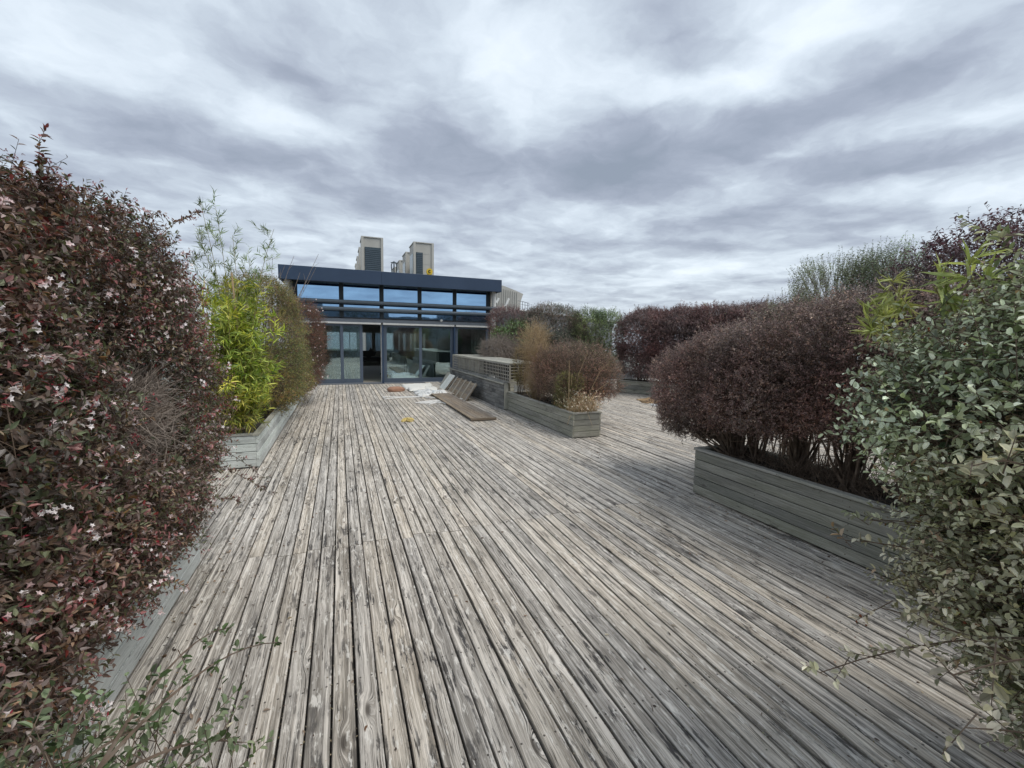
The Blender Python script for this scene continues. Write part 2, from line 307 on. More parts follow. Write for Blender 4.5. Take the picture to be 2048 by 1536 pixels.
BID = [0]
class MB:
    """collects bevelled bars, polygons and tubes; build() links them as one mesh"""
    def __init__(s): s.V = []; s.Q = []; s.T = []; s.G = []; s.n = 0
    def add(s, V, Q=(), T=(), G=None):
        V = np.asarray(V, float).reshape(-1, 3)
        s.V.append(V); s.G.append(np.zeros((len(V), 3)) if G is None else np.asarray(G, float))
        if len(Q): s.Q.append(np.asarray(Q, int).reshape(-1, 4) + s.n)
        if len(T): s.T.append(np.asarray(T, int).reshape(-1, 3) + s.n)
        s.n += len(V); return s
    def bar(s, c, size, axis=0, bev=0.003, rot=None, bid=None, org=None, twist=0.0):
        """box centred at c with edges along `axis` bevelled; rot = 3x3; axis = grain direction"""
        size = np.asarray(size, float); a = axis; b_, c_ = [(1, 2), (2, 0), (0, 1)][a]
        hb, hc, hl = size[b_] / 2, size[c_] / 2, size[a] / 2; bv = min(bev, hb * .45, hc * .45)
        prof = [(-hb + bv, -hc), (hb - bv, -hc), (hb, -hc + bv), (hb, hc - bv), (hb - bv, hc), (-hb + bv, hc), (-hb, hc - bv), (-hb, -hc + bv)]
        V = []
        for sgn in (-1, 1):
            for (pb, pc) in prof:
                p = [0, 0, 0]; p[a] = sgn * hl; p[b_] = pb; p[c_] = pc; V.append(p)
        V = np.array(V); 
        if bid is None: BID[0] += 1; bid = BID[0]
        loc = V + np.asarray(c, float) if rot is None else V @ np.asarray(rot).T + np.asarray(c, float)
        base = V[:, a] + (c[a] if rot is None else random.random() * 5)
        Gc = np.stack([base, V[:, b_] + V[:, c_], np.full(len(V), float(bid))], 1)
        Q = [[i, (i + 1) % 8, 8 + (i + 1) % 8, 8 + i] for i in range(8)]
        for o_ in (0, 8):
            f = [o_ + k for k in range(8)]
            if o_ == 0: f = f[::-1]
            Q += [[f[0], f[1], f[2], f[7]], [f[2], f[3], f[6], f[7]], [f[3], f[4], f[5], f[6]]]
        return s.add(loc, Q, (), Gc)
    def box(s, x0, x1, y0, y1, z0, z1, axis=None, bev=0.003):
        sz = (x1 - x0, y1 - y0, z1 - z0); ax = axis if axis is not None else int(np.argmax(sz))
        return s.bar(((x0 + x1) / 2, (y0 + y1) / 2, (z0 + z1) / 2), sz, ax, bev)
    def tube(s, pts, r, sides=6, cap=True):
        pts = [np.asarray(p, float) for p in pts]; n = len(pts)
        rr = r if hasattr(r, '__len__') else [r] * n
        V = []; G_ = []; d0 = pts[1] - pts[0]; up = np.array([0, 0, 1.]) if abs(d0[2]) < .9 * np.linalg.norm(d0) else np.array([1., 0, 0])
        acc_ = 0
        for i, p in enumerate(pts):
            d = pts[min(i + 1, n - 1)] - pts[max(i - 1, 0)]; d = d / (np.linalg.norm(d) + 1e-9)
            u = np.cross(d, up); u /= np.linalg.norm(u) + 1e-9; v = np.cross(d, u)
            if i: acc_ += np.linalg.norm(p - pts[i - 1])
            for k in range(sides):
                an = 2 * PI * k / sides; V.append(p + rr[i] * (u * math.cos(an) + v * math.sin(an))); G_.append((acc_, k * .02, 0))
        Q = []; T = []
        for i in range(n - 1):
            for k in range(sides):
                a = i * sides + k; b = i * sides + (k + 1) % sides; Q.append([a, b, b + sides, a + sides])
        if cap:
            V.append(pts[0]); V.append(pts[-1]); G_ += [(0, 0, 0), (acc_, 0, 0)]; e = len(V)
            for k in range(sides):
                T.append([e - 2, (k + 1) % sides, k]); o = (n - 1) * sides; T.append([e - 1, o + k, o + (k + 1) % sides])
        return s.add(V, Q, T, G_)
    def prism(s, poly, axis, lo, hi):
        """polygon (list of 2d) extruded along axis"""
        a = axis; b_, c_ = [(1, 2), (0, 2), (0, 1)][a]; n = len(poly); V = []
        for h in (lo, hi):
            for (x, y) in poly:
                p = [0, 0, 0]; p[a] = h; p[b_] = x; p[c_] = y; V.append(p)
        V.append([0, 0, 0]); V.append([0, 0, 0]); cx = sum(p[0] for p in poly) / n; cy = sum(p[1] for p in poly) / n
        for k, h in enumerate((lo, hi)):
            V[2 * n + k][a] = h; V[2 * n + k][b_] = cx; V[2 * n + k][c_] = cy
        Q = [[i, (i + 1) % n, n + (i + 1) % n, n + i] for i in range(n)]
        T = [[2 * n, (i + 1) % n, i] for i in range(n)] + [[2 * n + 1, n + i, n + (i + 1) % n] for i in range(n)]
        return s.add(V, Q, T)
    def build(s, name, mat, parent=None, smooth=False, **kw):
        return raw(name, np.concatenate(s.V), np.concatenate(s.Q) if s.Q else None, np.concatenate(s.T) if s.T else None, mat, parent, gc=np.concatenate(s.G), smooth=smooth, **kw)
def rotz(a): c, s_ = math.cos(a), math.sin(a); return np.array([[c, -s_, 0], [s_, c, 0], [0, 0, 1.]])
def roty(a): c, s_ = math.cos(a), math.sin(a); return np.array([[c, 0, s_], [0, 1, 0], [-s_, 0, c]])
def rotx(a): c, s_ = math.cos(a), math.sin(a); return np.array([[1, 0, 0], [0, c, -s_], [0, s_, c]])

# ------------------------------------------------------------ plants
def nrm(a): return a / (np.linalg.norm(a, axis=-1, keepdims=True) + 1e-9)
def wobble(p, f=3.0, seed=0):
    s = seed * 1.7
    return (np.sin(p[:, 0] * f + s) * np.cos(p[:, 1] * f * 1.13 + 2 * s) + np.sin(p[:, 2] * f * 1.31 + p[:, 0] * f * .7 + s) + .6 * np.sin(p[:, 1] * f * 2.3 + p[:, 2] * f * 1.9 + 3 * s)) / 2.6
def twigs(blobs, n, length, rng, shell=(.72, 1.0), bump=.13, up=.35, spread=.55, zmin=None, f=3.0, hang=0.0, holes=(), pw=1.0):
    """twig roots and directions spread through the outer shell of a union of ellipsoids"""
    area = np.array([(b[3] * b[4] + b[4] * b[5] + b[3] * b[5]) * (b[6] if len(b) > 6 else 1) for b in blobs]); pr = area / area.sum()
    Bs, Ds = [], []
    tot = 0; guard = 0
    while tot < n and guard < 12:
        guard += 1; k = rng.choice(len(blobs), n, p=pr); B = np.array([b[:6] for b in blobs])[k]
        d = nrm(rng.normal(size=(n, 3))); s = shell[0] + (shell[1] - shell[0]) * rng.random(n) ** .6
        c, r = B[:, :3], B[:, 3:]; do = d; d = np.sign(d) * np.abs(d) ** pw
        p0 = c + d * r
        s = s * (1 + bump * wobble(p0, f) + bump * .5 * wobble(p0, f * 3.1, 2))
        p = c + d * r * s[:, None]
        keep = np.ones(n, bool)
        for j, b in enumerate(blobs):
            e = (((p - np.array(b[:3])) / np.array(b[3:6])) ** 2).sum(1)
            keep &= ~((e < (shell[0] * .92) ** 2) & (k != j))
        if zmin is not None: keep &= p[:, 2] > zmin + .16 * wobble(p, 6.0, 5) + .05 * rng.normal(size=n)
        for h_ in holes: keep &= (((p - np.array(h_[:3])) / np.array(h_[3:6])) ** 2).sum(1) > 1
        no = nrm(do / r)
        D = nrm(no + rng.normal(size=(n, 3)) * spread + np.array([0, 0, up - hang]))
        Bs.append(p[keep]); Ds.append(D[keep]); tot += keep.sum()
    P_ = np.concatenate(Bs)[:n]; D = np.concatenate(Ds)[:n]
    Ln = length * (0.6 + .8 * rng.random(len(P_)))
    return P_, D, Ln
LEAF = {'ovate': [(.0, 0, 0), (.5, 0, -.05), (1, 0, -.16), (.28, .5, .03), (.66, .36, -.02), (.28, -.5, .03), (.66, -.36, -.02)],
        'oval': [(.0, 0, 0), (.5, 0, -.06), (1, 0, -.12), (.26, .48, .06), (.7, .44, .02), (.26, -.48, .06), (.7, -.44, .02)],
        'blade': [(.0, 0, 0), (.5, 0, -.03), (1, 0, -.22), (.2, .5, .02), (.6, .4, -.05), (.2, -.5, .02), (.6, -.4, -.05)]}
def leaves(P_, D, Ln, per, ll, lw, shape, palette, rng, face_up=.6, out=.85, fold=.25, t0=.1, simple=False, jitter=.35, huge=0.0, tipcol=None):
    n = len(P_); pal = np.array([p[:3] for p in palette]); wt = np.array([p[3] for p in palette]); wt = wt / wt.sum()
    t = (t0 + (1 - t0) * (np.arange(per) + rng.random((n, per)) * .6) / per)          # n x per
    base = P_[:, None] + D[:, None] * (Ln[:, None] * t)[..., None]
    r = rng.normal(size=(n, per, 3)); perp = r - (r * D[:, None]).sum(-1, keepdims=True) * D[:, None]; perp = nrm(perp)
    A = nrm(D[:, None] * (1 - out * .6) + perp * out + rng.normal(size=(n, per, 3)) * .15)
    Nn = nrm(np.array([0, 0, 1.]) * face_up + rng.normal(size=(n, per, 3)) * jitter + D[:, None] * .4)
    Nn = nrm(Nn - (Nn * A).sum(-1, keepdims=True) * A); W = np.cross(A, Nn)
    sc = ll * (0.65 + .6 * rng.random((n, per))) * (1.1 - .35 * t); wd = sc * (lw / ll) * (0.85 + .3 * rng.random((n, per)))
    tpl = np.array(LEAF[shape])
    if simple: tpl = tpl[[0, 3, 2, 5]] * np.array([1, 1, 1]); tpl[1, 0] = tpl[3, 0] = .42
    k = len(tpl)
    V = base[:, :, None] + A[:, :, None] * (tpl[:, 0] * sc[..., None])[..., None] + W[:, :, None] * (tpl[:, 1] * wd[..., None] * (1 - fold * .2))[..., None] + Nn[:, :, None] * ((tpl[:, 2] + abs(tpl[:, 1]) * fold * (wd / sc)[..., None]) * sc[..., None])[..., None]
    V = V.reshape(-1, 3); m = n * per; off = (np.arange(m) * k)[:, None]
    ci = rng.choice(len(pal), n, p=wt); alt = rng.choice(len(pal), (n, per), p=wt); use = rng.random((n, per)) < .45
    idx = np.where(use, alt, ci[:, None]); col = 1.15 * pal[idx] * (0.55 + .85 * rng.random((n, per, 1)) ** 1.3)
    c1 = wobble(P_, 5.5, 3); c2 = wobble(P_, 3.1, 8); col = col * (1 + .42 * c1 + .18 * wobble(P_, 13., 1))[:, None, None].clip(.35, 1.8) * np.stack([1 + .12 * c2, 1 - .10 * c2, 1 - .12 * c2], -1)[:, None]
    if tipcol is not None:
        f = (t > .7)[..., None] * (rng.random((n, 1, 1)) < tipcol[3]); col = np.where(f, np.array(tipcol[:3]) * (0.7 + .6 * rng.random((n, per, 1))), col)
    cols = np.repeat(col.reshape(-1, 3), k, 0)
    if simple:
        return V, (off + np.array([[0, 1, 2, 3]])), None, cols
    Q = np.concatenate([off + np.array([[0, 1, 4, 3]]), off + np.array([[0, 5, 6, 1]])]); T = np.concatenate([off + np.array([[1, 2, 4]]), off + np.array([[1, 6, 2]])])
    return V, Q, T, cols
def sticks(P0, P1, r0, r1, col=None):
    """three-sided straight twigs, vectorised"""
    d = nrm(P1 - P0); up = np.where(np.abs(d[:, 2:3]) < .9, np.array([[0, 0, 1.]]), np.array([[1., 0, 0]])); u = nrm(np.cross(d, up)); v = np.cross(d, u)
    V = []
    for (p, r) in ((P0, r0), (P1, r1)):
        for k in range(3):
            a = 2 * PI * k / 3; V.append(p + (u * math.cos(a) + v * math.sin(a)) * np.reshape(r, (-1, 1)))
    V = np.stack(V, 1).reshape(-1, 3); off = (np.arange(len(P0)) * 6)[:, None]
    Q = np.concatenate([off + np.array([[i, (i + 1) % 3, 3 + (i + 1) % 3, 3 + i]]) for i in range(3)])
    return V, Q
def curve_sticks(root, tips, rng, r0, r1, segs=5, bend=.18, up=.5):
    """curved limbs from root points to tips as chains of sticks"""
    n = len(tips); t = np.linspace(0, 1, segs + 1); mid = (root + tips) / 2 + rng.normal(size=(n, 3)) * bend * .6 + np.array([0, 0, 1]) * np.linalg.norm(tips - root, axis=1, keepdims=True) * .12 * up
    pts = [(1 - a) ** 2 * root + 2 * a * (1 - a) * mid + a * a * tips + (rng.normal(size=(n, 3)) * bend * .06 if 0 < a < 1 else 0) for a in t]
    P0 = np.concatenate(pts[:-1]); P1 = np.concatenate(pts[1:])
    rr = [np.full(n, r0 + (r1 - r0) * a) for a in t]
    return sticks(P0, P1, np.concatenate(rr[:-1]), np.concatenate(rr[1:]))
def merge(parts):
    V = []; Q = []; T = []; Cc = []; k = 0
    for (v, q, t, c) in parts:
        V.append(v); 
        if q is not None: Q.append(np.asarray(q) + k)
        if t is not None: T.append(np.asarray(t) + k)
        if c is not None: Cc.append(c)
        k += len(v)
    return np.concatenate(V), (np.concatenate(Q) if Q else None), (np.concatenate(T) if T else None), (np.concatenate(Cc) if Cc else None)
# ------------------------------------------------------------ material palette
M = {}
M['deck'] = wood('deck_wood', (.75, .70, .63), (.39, .35, .30), (.060, .057, .058), green=(.31, .285, .235), green_amt=.15, stain=.8, bump=.9, vary=.34, contrast=1.3, deckmode=True)
M['planter'] = wood('planter_wood', (.42, .41, .365), (.24, .235, .205), (.06, .065, .06), green=(.22, .24, .15), green_amt=.3, stain=.65, vary=.5, bump=.4, knots=.8, screws=True)
M['planter_left'] = wood('planter_wood_bleached', (.80, .84, .81), (.66, .70, .67), (.05, .055, .055), green=(.40, .43, .38), green_amt=.25, stain=.55, vary=.35, bump=.4, knots=.7, screws=True)
M['cap'] = wood('capping_wood', (.50, .49, .44), (.34, .335, .30), (.06, .06, .055), green=(.20, .22, .13), green_amt=.3, stain=.5, vary=.3, knots=.6)
M['brownwood'] = wood('brown_panel_wood', (.34, .30, .25), (.20, .17, .14), (.04, .035, .03), green=(.16, .10, .05), green_amt=.4, stain=.5, vary=.3)
M['greywood'] = wood('grey_trellis_wood', (.48, .46, .41), (.32, .30, .265), (.07, .07, .065), stain=.4, vary=.3, knots=.3)
M['stonewall'] = wood('slate_strip_cladding', (.27, .27, .26), (.14, .145, .145), (.04, .04, .045), green=(.34, .33, .31), green_amt=.5, stain=.3, vary=.8, knots=0, bump=.8)
M['soil'] = plain('potting_soil', (.035, .026, .02), .95, mottle=.4, scale=30, bump=1.0, bscale=60)
M['void'] = plain('roof_membrane_and_void', (.02, .019, .018), .95)  # roof black; also darkens planter seams and the inside of the trellis box
M['anth'] = plain('anthracite_metal', (.034, .060, .110), .45, spec=.4, mottle=.08, scale=1.2, alt=(.044, .072, .118), altamt=.3)
M['frame'] = plain('blue_grey_frame', (.088, .115, .155), .45, spec=.4, mottle=.08, scale=2)
M['pipe'] = plain('blue_grey_pipe', (.085, .115, .145), .4, spec=.5, mottle=.1, scale=2)
M['darkframe'] = plain('dark_mullion', (.018, .028, .036), .5)
M['beam'] = plain('grey_beam', (.20, .22, .25), .5, mottle=.06)
M['white'] = plain('white_paint', (.74, .74, .71), .5, mottle=.06, scale=4, alt=(.45, .45, .42), altamt=.3)
M['clad'] = plain('pale_cladding', (.46, .455, .42), .6, mottle=.10, scale=.35, alt=(.37, .36, .33), altamt=.5)
M['louvre'] = plain('dark_louvre', (.040, .066, .085), .5, mottle=.1, scale=.6)
M['greenglass'] = plain('green_glass', (.06, .13, .13), .15, spec=.8)
M['bluglass'] = glass('solar_glass', .86, (.34, .55, .80), (.10, .16, .22))
M['doorglass'] = glass('door_glass', .38, (.70, .88, .92), (.78, .86, .84), .30)
M['rearglass'] = glass('rear_glass', .05, (.8, .9, 1), (.93, .97, 1.0), .1)
M['floor'] = plain('interior_floor_screed', (.60, .56, .48), .45, mottle=.06, scale=1.0)
M['inwall'] = plain('interior_wall', (.50, .49, .45), .8, mottle=.05)
M['ceil'] = plain('interior_ceiling', (.45, .45, .44), .8)
M['black'] = plain('black_plastic', (.010, .010, .012), .5)
M['foam'] = plain('white_foam', (.78, .78, .74), .7, mottle=.06, scale=8, bump=.6, bscale=18, alt=(.6, .55, .45), altamt=.3)
M['film'] = plain('white_film', (.80, .81, .80), .35, mottle=.04, bump=.8, bscale=14)
M['sack'] = plain('terracotta_sack', (.36, .20, .13), .75, mottle=.15, scale=12, bump=.7, bscale=22)
M['yellow'] = plain('yellow_cloth', (.66, .50, .16), .6, mottle=.15, scale=25, bump=.5, bscale=50, alt=(.75, .70, .45), altamt=.7)
M['card'] = plain('cardboard', (.40, .27, .15), .8, mottle=.1, alt=(.50, .38, .24), altamt=.5, scale=3)
M['cardpale'] = plain('cardboard_pale', (.50, .44, .37), .8, mottle=.1, scale=3)
M['stone'] = plain('pale_pebble', (.6, .57, .5), .8, mottle=.1, scale=30)
M['siren'] = plain('yellow_enamel', (.72, .50, .03), .4, mottle=.05)
M['slate'] = plain('grey_slate_roof', (.20, .21, .22), .7, mottle=.1, scale=.5)
M['bark'] = plain('shrub_bark', (.12, .085, .06), .9, mottle=.3, scale=20, alt=(.20, .17, .14), altamt=.5)
M['barkgrey'] = plain('grey_dead_wood', (.26, .22, .19), .9, mottle=.25, scale=20)
M['cane'] = plain('bamboo_cane', (.28, .24, .09), .5, mottle=.2, scale=8)
M['dryst'] = plain('dry_stalk', (.42, .31, .18), .8, mottle=.3, scale=20)
M['leaf'] = leafmat('glossy_leaf', .38, .32, .45)
M['leafmatt'] = leafmat('matt_leaf', .55, .34, .3)
M['bamboo'] = leafmat('bamboo_leaf', .5, .38, .3, 1.2)
M['petal'] = leafmat('petal', .6, .35, .2)

# ------------------------------------------------------------ ground sheets
me = MB(); me.box(-400, 400, -300, 600, -14.4, -14.0); tag(me.build('ground', plain('far_ground', (.16, .17, .15), .95, mottle=.3, scale=.03)), kind='structure')
me = MB(); me.box(-4.2, 17, -5.5, 33, -13.9, -.12); tag(me.build('roof_slab', M['void']), kind='structure')
# ------------------------------------------------------------ deck: every board modelled, one surface
PITCH = 0.104; GAPX = 4.335
rows = [-5.0, -.62, 3.64, 7.90, 12.16, 16.45]
mb = MB(); k = 0; x = -3.4
while x < 16.4:
    xo = x + (.03 if x > GAPX else 0)
    for r in range(5):
        j0 = .035 * (1 if (k // 2 + r) % 2 else -1) * (.4 + .6 * ((k * 7919) % 5) / 4); j1 = .035 * (1 if (k // 2 + r + 1) % 2 else -1) * (.4 + .6 * ((k * 7919) % 5) / 4)
        y0 = rows[r] + (j0 if r else 0) + .004; y1 = rows[r + 1] + (j1 if r < 4 else 0) - .004
        # opening in the boards where insulation lies exposed
        dz = float(RNG.normal(0, .0012)); dx = float(RNG.normal(0, .0012)); an = float(RNG.normal(0, .0004))
        mb.bar((xo + PITCH / 2 + dx, (y0 + y1) / 2, -.014 + dz), (.0945 + float(RNG.normal(0, .0008)), y1 - y0, .028), 1, .0035, rotz(an) if False else None)
    x += PITCH; k += 1
deck = tag(mb.build('deck', M['deck']), kind='structure')
me = MB(); me.box(-3.4, 16.4, -5.0, 16.45, -.118, -.032); tag(me.build('deck_underlay', M['void']), kind='structure')

# ------------------------------------------------------------ planters
def planter(label, x0, x1, y0, y1, h, wm_='planter', name='planter_box', rows_=4, capw=.075, group='timber planters on the deck', rot=0.0, org=None, rim=True):
    o = empty(name, ((x0 + x1) / 2, (y0 + y1) / 2, 0) if org is None else org, label, 'planter', group)
    t = .028; zb = .012
    ph = (h - .03 - zb) / rows_
    cl = MB()
    for i in range(rows_):
        za, zt = zb + i * ph + .004, zb + (i + 1) * ph - .004
        zc_ = (za + zt) / 2
        def longs(a, b_):
            """split into 3-4 m lengths"""
            n = max(1, int(round((b_ - a) / 3.6))); e = [a + (b_ - a) * (j + (.0 if j in (0, n) else .22 * ((i % 2) - .5))) / n for j in range(n + 1)]
            return [(e[j] + .001, e[j + 1] - .001) for j in range(n)]
        for (a, b_) in longs(y0, y1):
            cl.bar((x0 + t / 2, (a + b_) / 2, zc_), (t, b_ - a, zt - za), 1, .003); cl.bar((x1 - t / 2, (a + b_) / 2, zc_), (t, b_ - a, zt - za), 1, .003)
        for yy in (y0 + t / 2 - .002, y1 - t / 2 + .002):
            cl.bar(((x0 + x1) / 2, yy, zc_), (x1 - x0 - 2 * t - .004, t, zt - za), 0, .003)
    cl.build('side_boards', M[wm_], o)
    ln = MB(); ti = t + .003
    ln.box(x0 + ti, x0 + ti + .004, y0 + ti, y1 - ti, .01, h - .09, axis=1, bev=.001); ln.box(x1 - ti - .004, x1 - ti, y0 + ti, y1 - ti, .01, h - .09, axis=1, bev=.001); ln.box(x0 + ti + .005, x1 - ti - .005, y0 + ti, y0 + ti + .004, .01, h - .09, axis=0, bev=.001); ln.box(x0 + ti + .005, x1 - ti - .005, y1 - ti - .004, y1 - ti, .01, h - .09, axis=0, bev=.001)
    ln.build('dark_seam_liner', M['void'], o)  # black sheet added behind the boards so the shade in the seams stays dark
    if rim:
        c = MB(); cz = h - .015; v = .012
        c.bar((x0 - v + capw / 2, (y0 + y1) / 2, cz), (capw, y1 - y0 + 2 * v, .028), 1, .004); c.bar((x1 + v - capw / 2, (y0 + y1) / 2, cz), (capw, y1 - y0 + 2 * v, .028), 1, .004)
        for yy in (y0 - v + capw / 2, y1 + v - capw / 2): c.bar(((x0 + x1) / 2, yy, cz + .002), (x1 - x0 + 2 * v - 2 * capw - .004, capw, .028), 0, .004)
        c.build('capping', M['cap'], o)
    # soil: gently uneven sheet
    nx, ny = 8, max(6, int((y1 - y0) / .15)); xs = np.linspace(x0 + t, x1 - t, nx); ys = np.linspace(y0 + t, y1 - t, ny); X, Y = np.meshgrid(xs, ys, indexing='ij')
    Z = h - .075 + .022 * np.sin(X * 9 + Y * 5) + .018 * RNG.random(X.shape)
    Vv = np.stack([X, Y, Z], -1).reshape(-1, 3); Q = [[i * ny + j, (i + 1) * ny + j, (i + 1) * ny + j + 1, i * ny + j + 1] for i in range(nx - 1) for j in range(ny - 1)]
    raw('soil', Vv, Q, None, M['soil'], o)
    return o
planter('bleached planter at the left edge under the dark red flowering shrubs', -1.62, -1.0, -1.2, 3.70, .45, 'planter_left')
planter('bleached planter with the yellow bamboo at its near end', -1.62, -1.0, 6.25, 14.6, .45, 'planter_left')
planter('long grey planter in the middle with dry grass at its near corner', 3.735, 4.30, 6.5, 9.70, .455)
planter('large grey green planter on the right under the purple hedge', 3.70, 4.36, -1.0, 3.68, .53, rows_=5)
planter('planter under the grey green shrub at the right edge', 2.75, 3.35, -1.6, .45, .45)
# far planters
pf = planter('far low planter under the long dark purple hedge', -.35, .35, -5.2, 0, .42, rows_=3, name='planter_box', org=(0, 0, 0))
pf.location = (9.0, 12.45, 0); pf.rotation_euler = (0, 0, math.radians(29))
planter('grey planter behind the white board and the trellis box', 5.05, 8.4, 12.9, 13.5, .5, rows_=3)

# ------------------------------------------------------------ low wall with trellis box
wl = empty('low_wall', (3.66, 12.5, 0), 'low wall faced with thin dark grey strips below the trellis box', 'wall')
mb = MB(); zz = 0.01; rr = 0
while zz < .60:
    hh = .084; yy = 9.70 + (.11 * (rr * 3 % 5))
    ys = [9.702]
    while yy < 15.3: 
        if yy - ys[-1] > .05: ys.append(yy)
        yy += .28 + .22 * random.random()
    ys.append(15.3)
    for a, b_ in zip(ys[:-1], ys[1:]):
        mb.bar((3.655 + random.random() * .008, (a + b_) / 2, zz + hh / 2), (.035, b_ - a - .006, hh - .008), 1, .002)
    zz += hh; rr += 1
mb.build('strip_cladding', M['stonewall'], wl)
mb = MB(); mb.box(3.675, 3.73, 9.72, 15.3, 0, .615); mb.build('core', M['void'], wl)
mb = MB(); mb.bar((3.675, 11.1, .635), (.13, 2.80, .03), 1); mb.bar((3.675, 13.9, .636), (.13, 2.78, .03), 1); mb.build('capping', M['cap'], wl)
mb = MB(); mb.bar((3.70, 9.685, .32), (.10, .03, .60), 2); mb.build('end_post', M['cap'], wl)

tb = empty('trellis_box', (4.0, 12.4, .65), 'long box enclosed by grey square trellis with a boarded top', 'trellis box')
X0, X1, Y0_, Y1_, Z0, Z1 = 3.76, 4.62, 9.60, 15.25, .665, 1.11
mb = MB()
for yy in (Y0_ + .02, 12.05, Y1_ - .02): mb.bar((X0, yy, (Z0 + Z1) / 2), (.04, .04, Z1 - Z0), 2)
mb.bar((X1, Y0_ + .02, (Z0 + Z1) / 2), (.04, .04, Z1 - Z0), 2)
for zz in (Z0 + .012, Z1 - .012):
    mb.bar((X0, (Y0_ + 12.05) / 2, zz), (.036, 12.05 - Y0_ - .06, .03), 1); mb.bar((X0, (Y1_ + 12.05) / 2, zz), (.036, Y1_ - 12.05 - .06, .03), 1)
    mb.bar(((X0 + X1) / 2, Y0_ + .02, zz), (X1 - X0 - .045, .036, .03), 0)
mb.build('frame', M['greywood'], tb)
for (a, b_) in ((Y0_ + .05, 12.02), (12.08, Y1_ - .05)):
    mb = MB(); n = int((b_ - a) / .12)
    for i in range(1, n): mb.bar((X0 - .004, a + (b_ - a) * i / n, (Z0 + Z1) / 2), (.010, .024, Z1 - Z0 - .05), 2, .001)
    for j in range(1, 5): mb.bar((X0 + .006, (a + b_) / 2, Z0 + (Z1 - Z0) * j / 5), (.010, b_ - a, .022), 1, .001)
    mb.build('lattice', M['greywood'], tb)
mb = MB()
for i in range(1, 4): mb.bar((X0 + (X1 - X0) * i / 4, Y0_ + .014, (Z0 + Z1) / 2), (.028, .010, Z1 - Z0 - .05), 2, .001)
for j in range(1, 6): mb.bar(((X0 + X1) / 2, Y0_ + .028, Z0 + (Z1 - Z0) * j / 6), (X1 - X0 - .05, .010, .028), 0, .001)
mb.build('lattice', M['greywood'], tb)
mb = MB()
for i in range(9): mb.bar((X0 - .02 + .05 + i * .105, (Y0_ + Y1_) / 2, Z1 + .016), (.098, Y1_ - Y0_ + .04, .022), 1)
mb.build('top_boards', M['cap'], tb)
mb = MB()
for i in range(14): mb.bar((X0 + .14, 12.2 + i * .22, (Z0 + Z1) / 2 - .01), (.015, .15 + .05 * (i % 3), Z1 - Z0 - .05), 2, .002)
mb.build('inner_boards', M['cap'], tb)
mb = MB(); mb.box(X0 + .25, X1 - .02, 10.6, Y1_ - .05, Z0, Z1 - .03); mb.build('shade_infill', M['void'], tb)  # dark block added to deepen the shade behind the lattice

wb = MB(); wb.box(3.93, 4.52, 9.735, 9.76, .02, .60, axis=2); tag(wb.build('white_board', M['white']), 'plain white board standing under the end of the trellis box', 'board')

# ------------------------------------------------------------ loose timber
def lean_panel(name, label, cat, c0, length, width, tilt, cols_, parts):
    """panel resting on the deck, leaning towards +X; c0 = near bottom corner, length along Y"""
    o = empty(name, c0, label, cat); R_ = roty(PI / 2 - tilt) ; return o
def place_local(parts, c0, tilt, yaw=0.0):
    """local frame: u along +Y, v up the slope, w out of the panel"""
    u = np.array([math.sin(yaw), math.cos(yaw), 0]); v = np.array([math.cos(tilt) * math.cos(yaw), -math.cos(tilt) * math.sin(yaw), math.sin(tilt)]); w_ = np.cross(v, u)
    R_ = np.stack([u, v, w_], 1); mb = MB()
    for (cu, cv, cw, su, sv, sw, ax) in parts: mb.bar(np.array(c0) + R_ @ np.array([cu, cv, cw]), (su, sv, sw), ax, .002, R_)
    return mb
c0 = (3.17, 11.35, .005); tl = math.radians(56)
sh = empty('ribbed_panel', c0, 'brown wooden panel with five upright battens leaning on the low wall', 'panel')
Lp, Wp = 2.15, .56
place_local([(Lp / 2, .045 + i * .0915, 0, Lp, .086, .016, 0) for i in range(6)], c0, tl).build('boards', M['brownwood'], sh)
for i in range(5): place_local([(.05 + i * (Lp - .10) / 4, Wp / 2, .025, .055, Wp + .02, .030, 1)], c0, tl).build('batten', M['greywood'], sh)
c0 = (3.10, 13.72, .03); pb = empty('pale_boards', c0, 'two pale grey boards leaning side by side next to the brown panel', 'boards')
place_local([(.17, .29, .01, .33, .60, .02, 1), (.53, .29, .014, .33, .60, .02, 1)], c0, math.radians(52)).build('board', M['planter_left'], pb)
place_local([(.35, .25, -.03, .8, .5, .025, 0)], c0, math.radians(52)).build('backing_board', M['brownwood'], pb)
c0 = (3.25, 14.72, .0); bb = place_local([(.2, .29, .01, .45, .62, .02, 1)], c0, math.radians(60)).build('weathered_board', M['cap'])
tag(bb, 'dark weathered board leaning behind the two pale boards', 'board')
# lying deck panel
pl = empty('deck_panel', (2.76, 10.6, 0), 'loose brown decking panel lying on the deck, raised at its near end', 'panel')
mb = MB()
for i in range(6): mb.bar((2.53 + i * .0925 - .0, 10.65, .052), (.088, 4.25, .022), 1, .003)
mb.build('boards', M['brownwood'], pl)
for yy in (8.56, 9.7, 10.8, 11.9, 12.7): MB().bar((2.76, yy, .0205), (.54, .045, .038), 0, .003).build('bearer', M['brownwood'], pl)
mb = MB(); mb.bar((2.76, 8.512, .040), (.555, .02, .052), 0, .003); mb.build('end_board', M['brownwood'], pl)
pl2 = empty('deck_panel', (3.15, 14.6, 0), 'second decking panel lifted beside the glass doors, behind the leaning boards', 'panel')
mb = MB()
for i in range(5): mb.bar((2.98 + i * .104, 14.55, .034), (.095, 3.6, .024), 1, .003)
mb.build('boards', M['deck'], pl2)
for yy in (12.85, 14.5, 16.2): MB().bar((3.18, yy, .011), (.5, .05, .018), 0, .002).build('bearer', M['brownwood'], pl2)

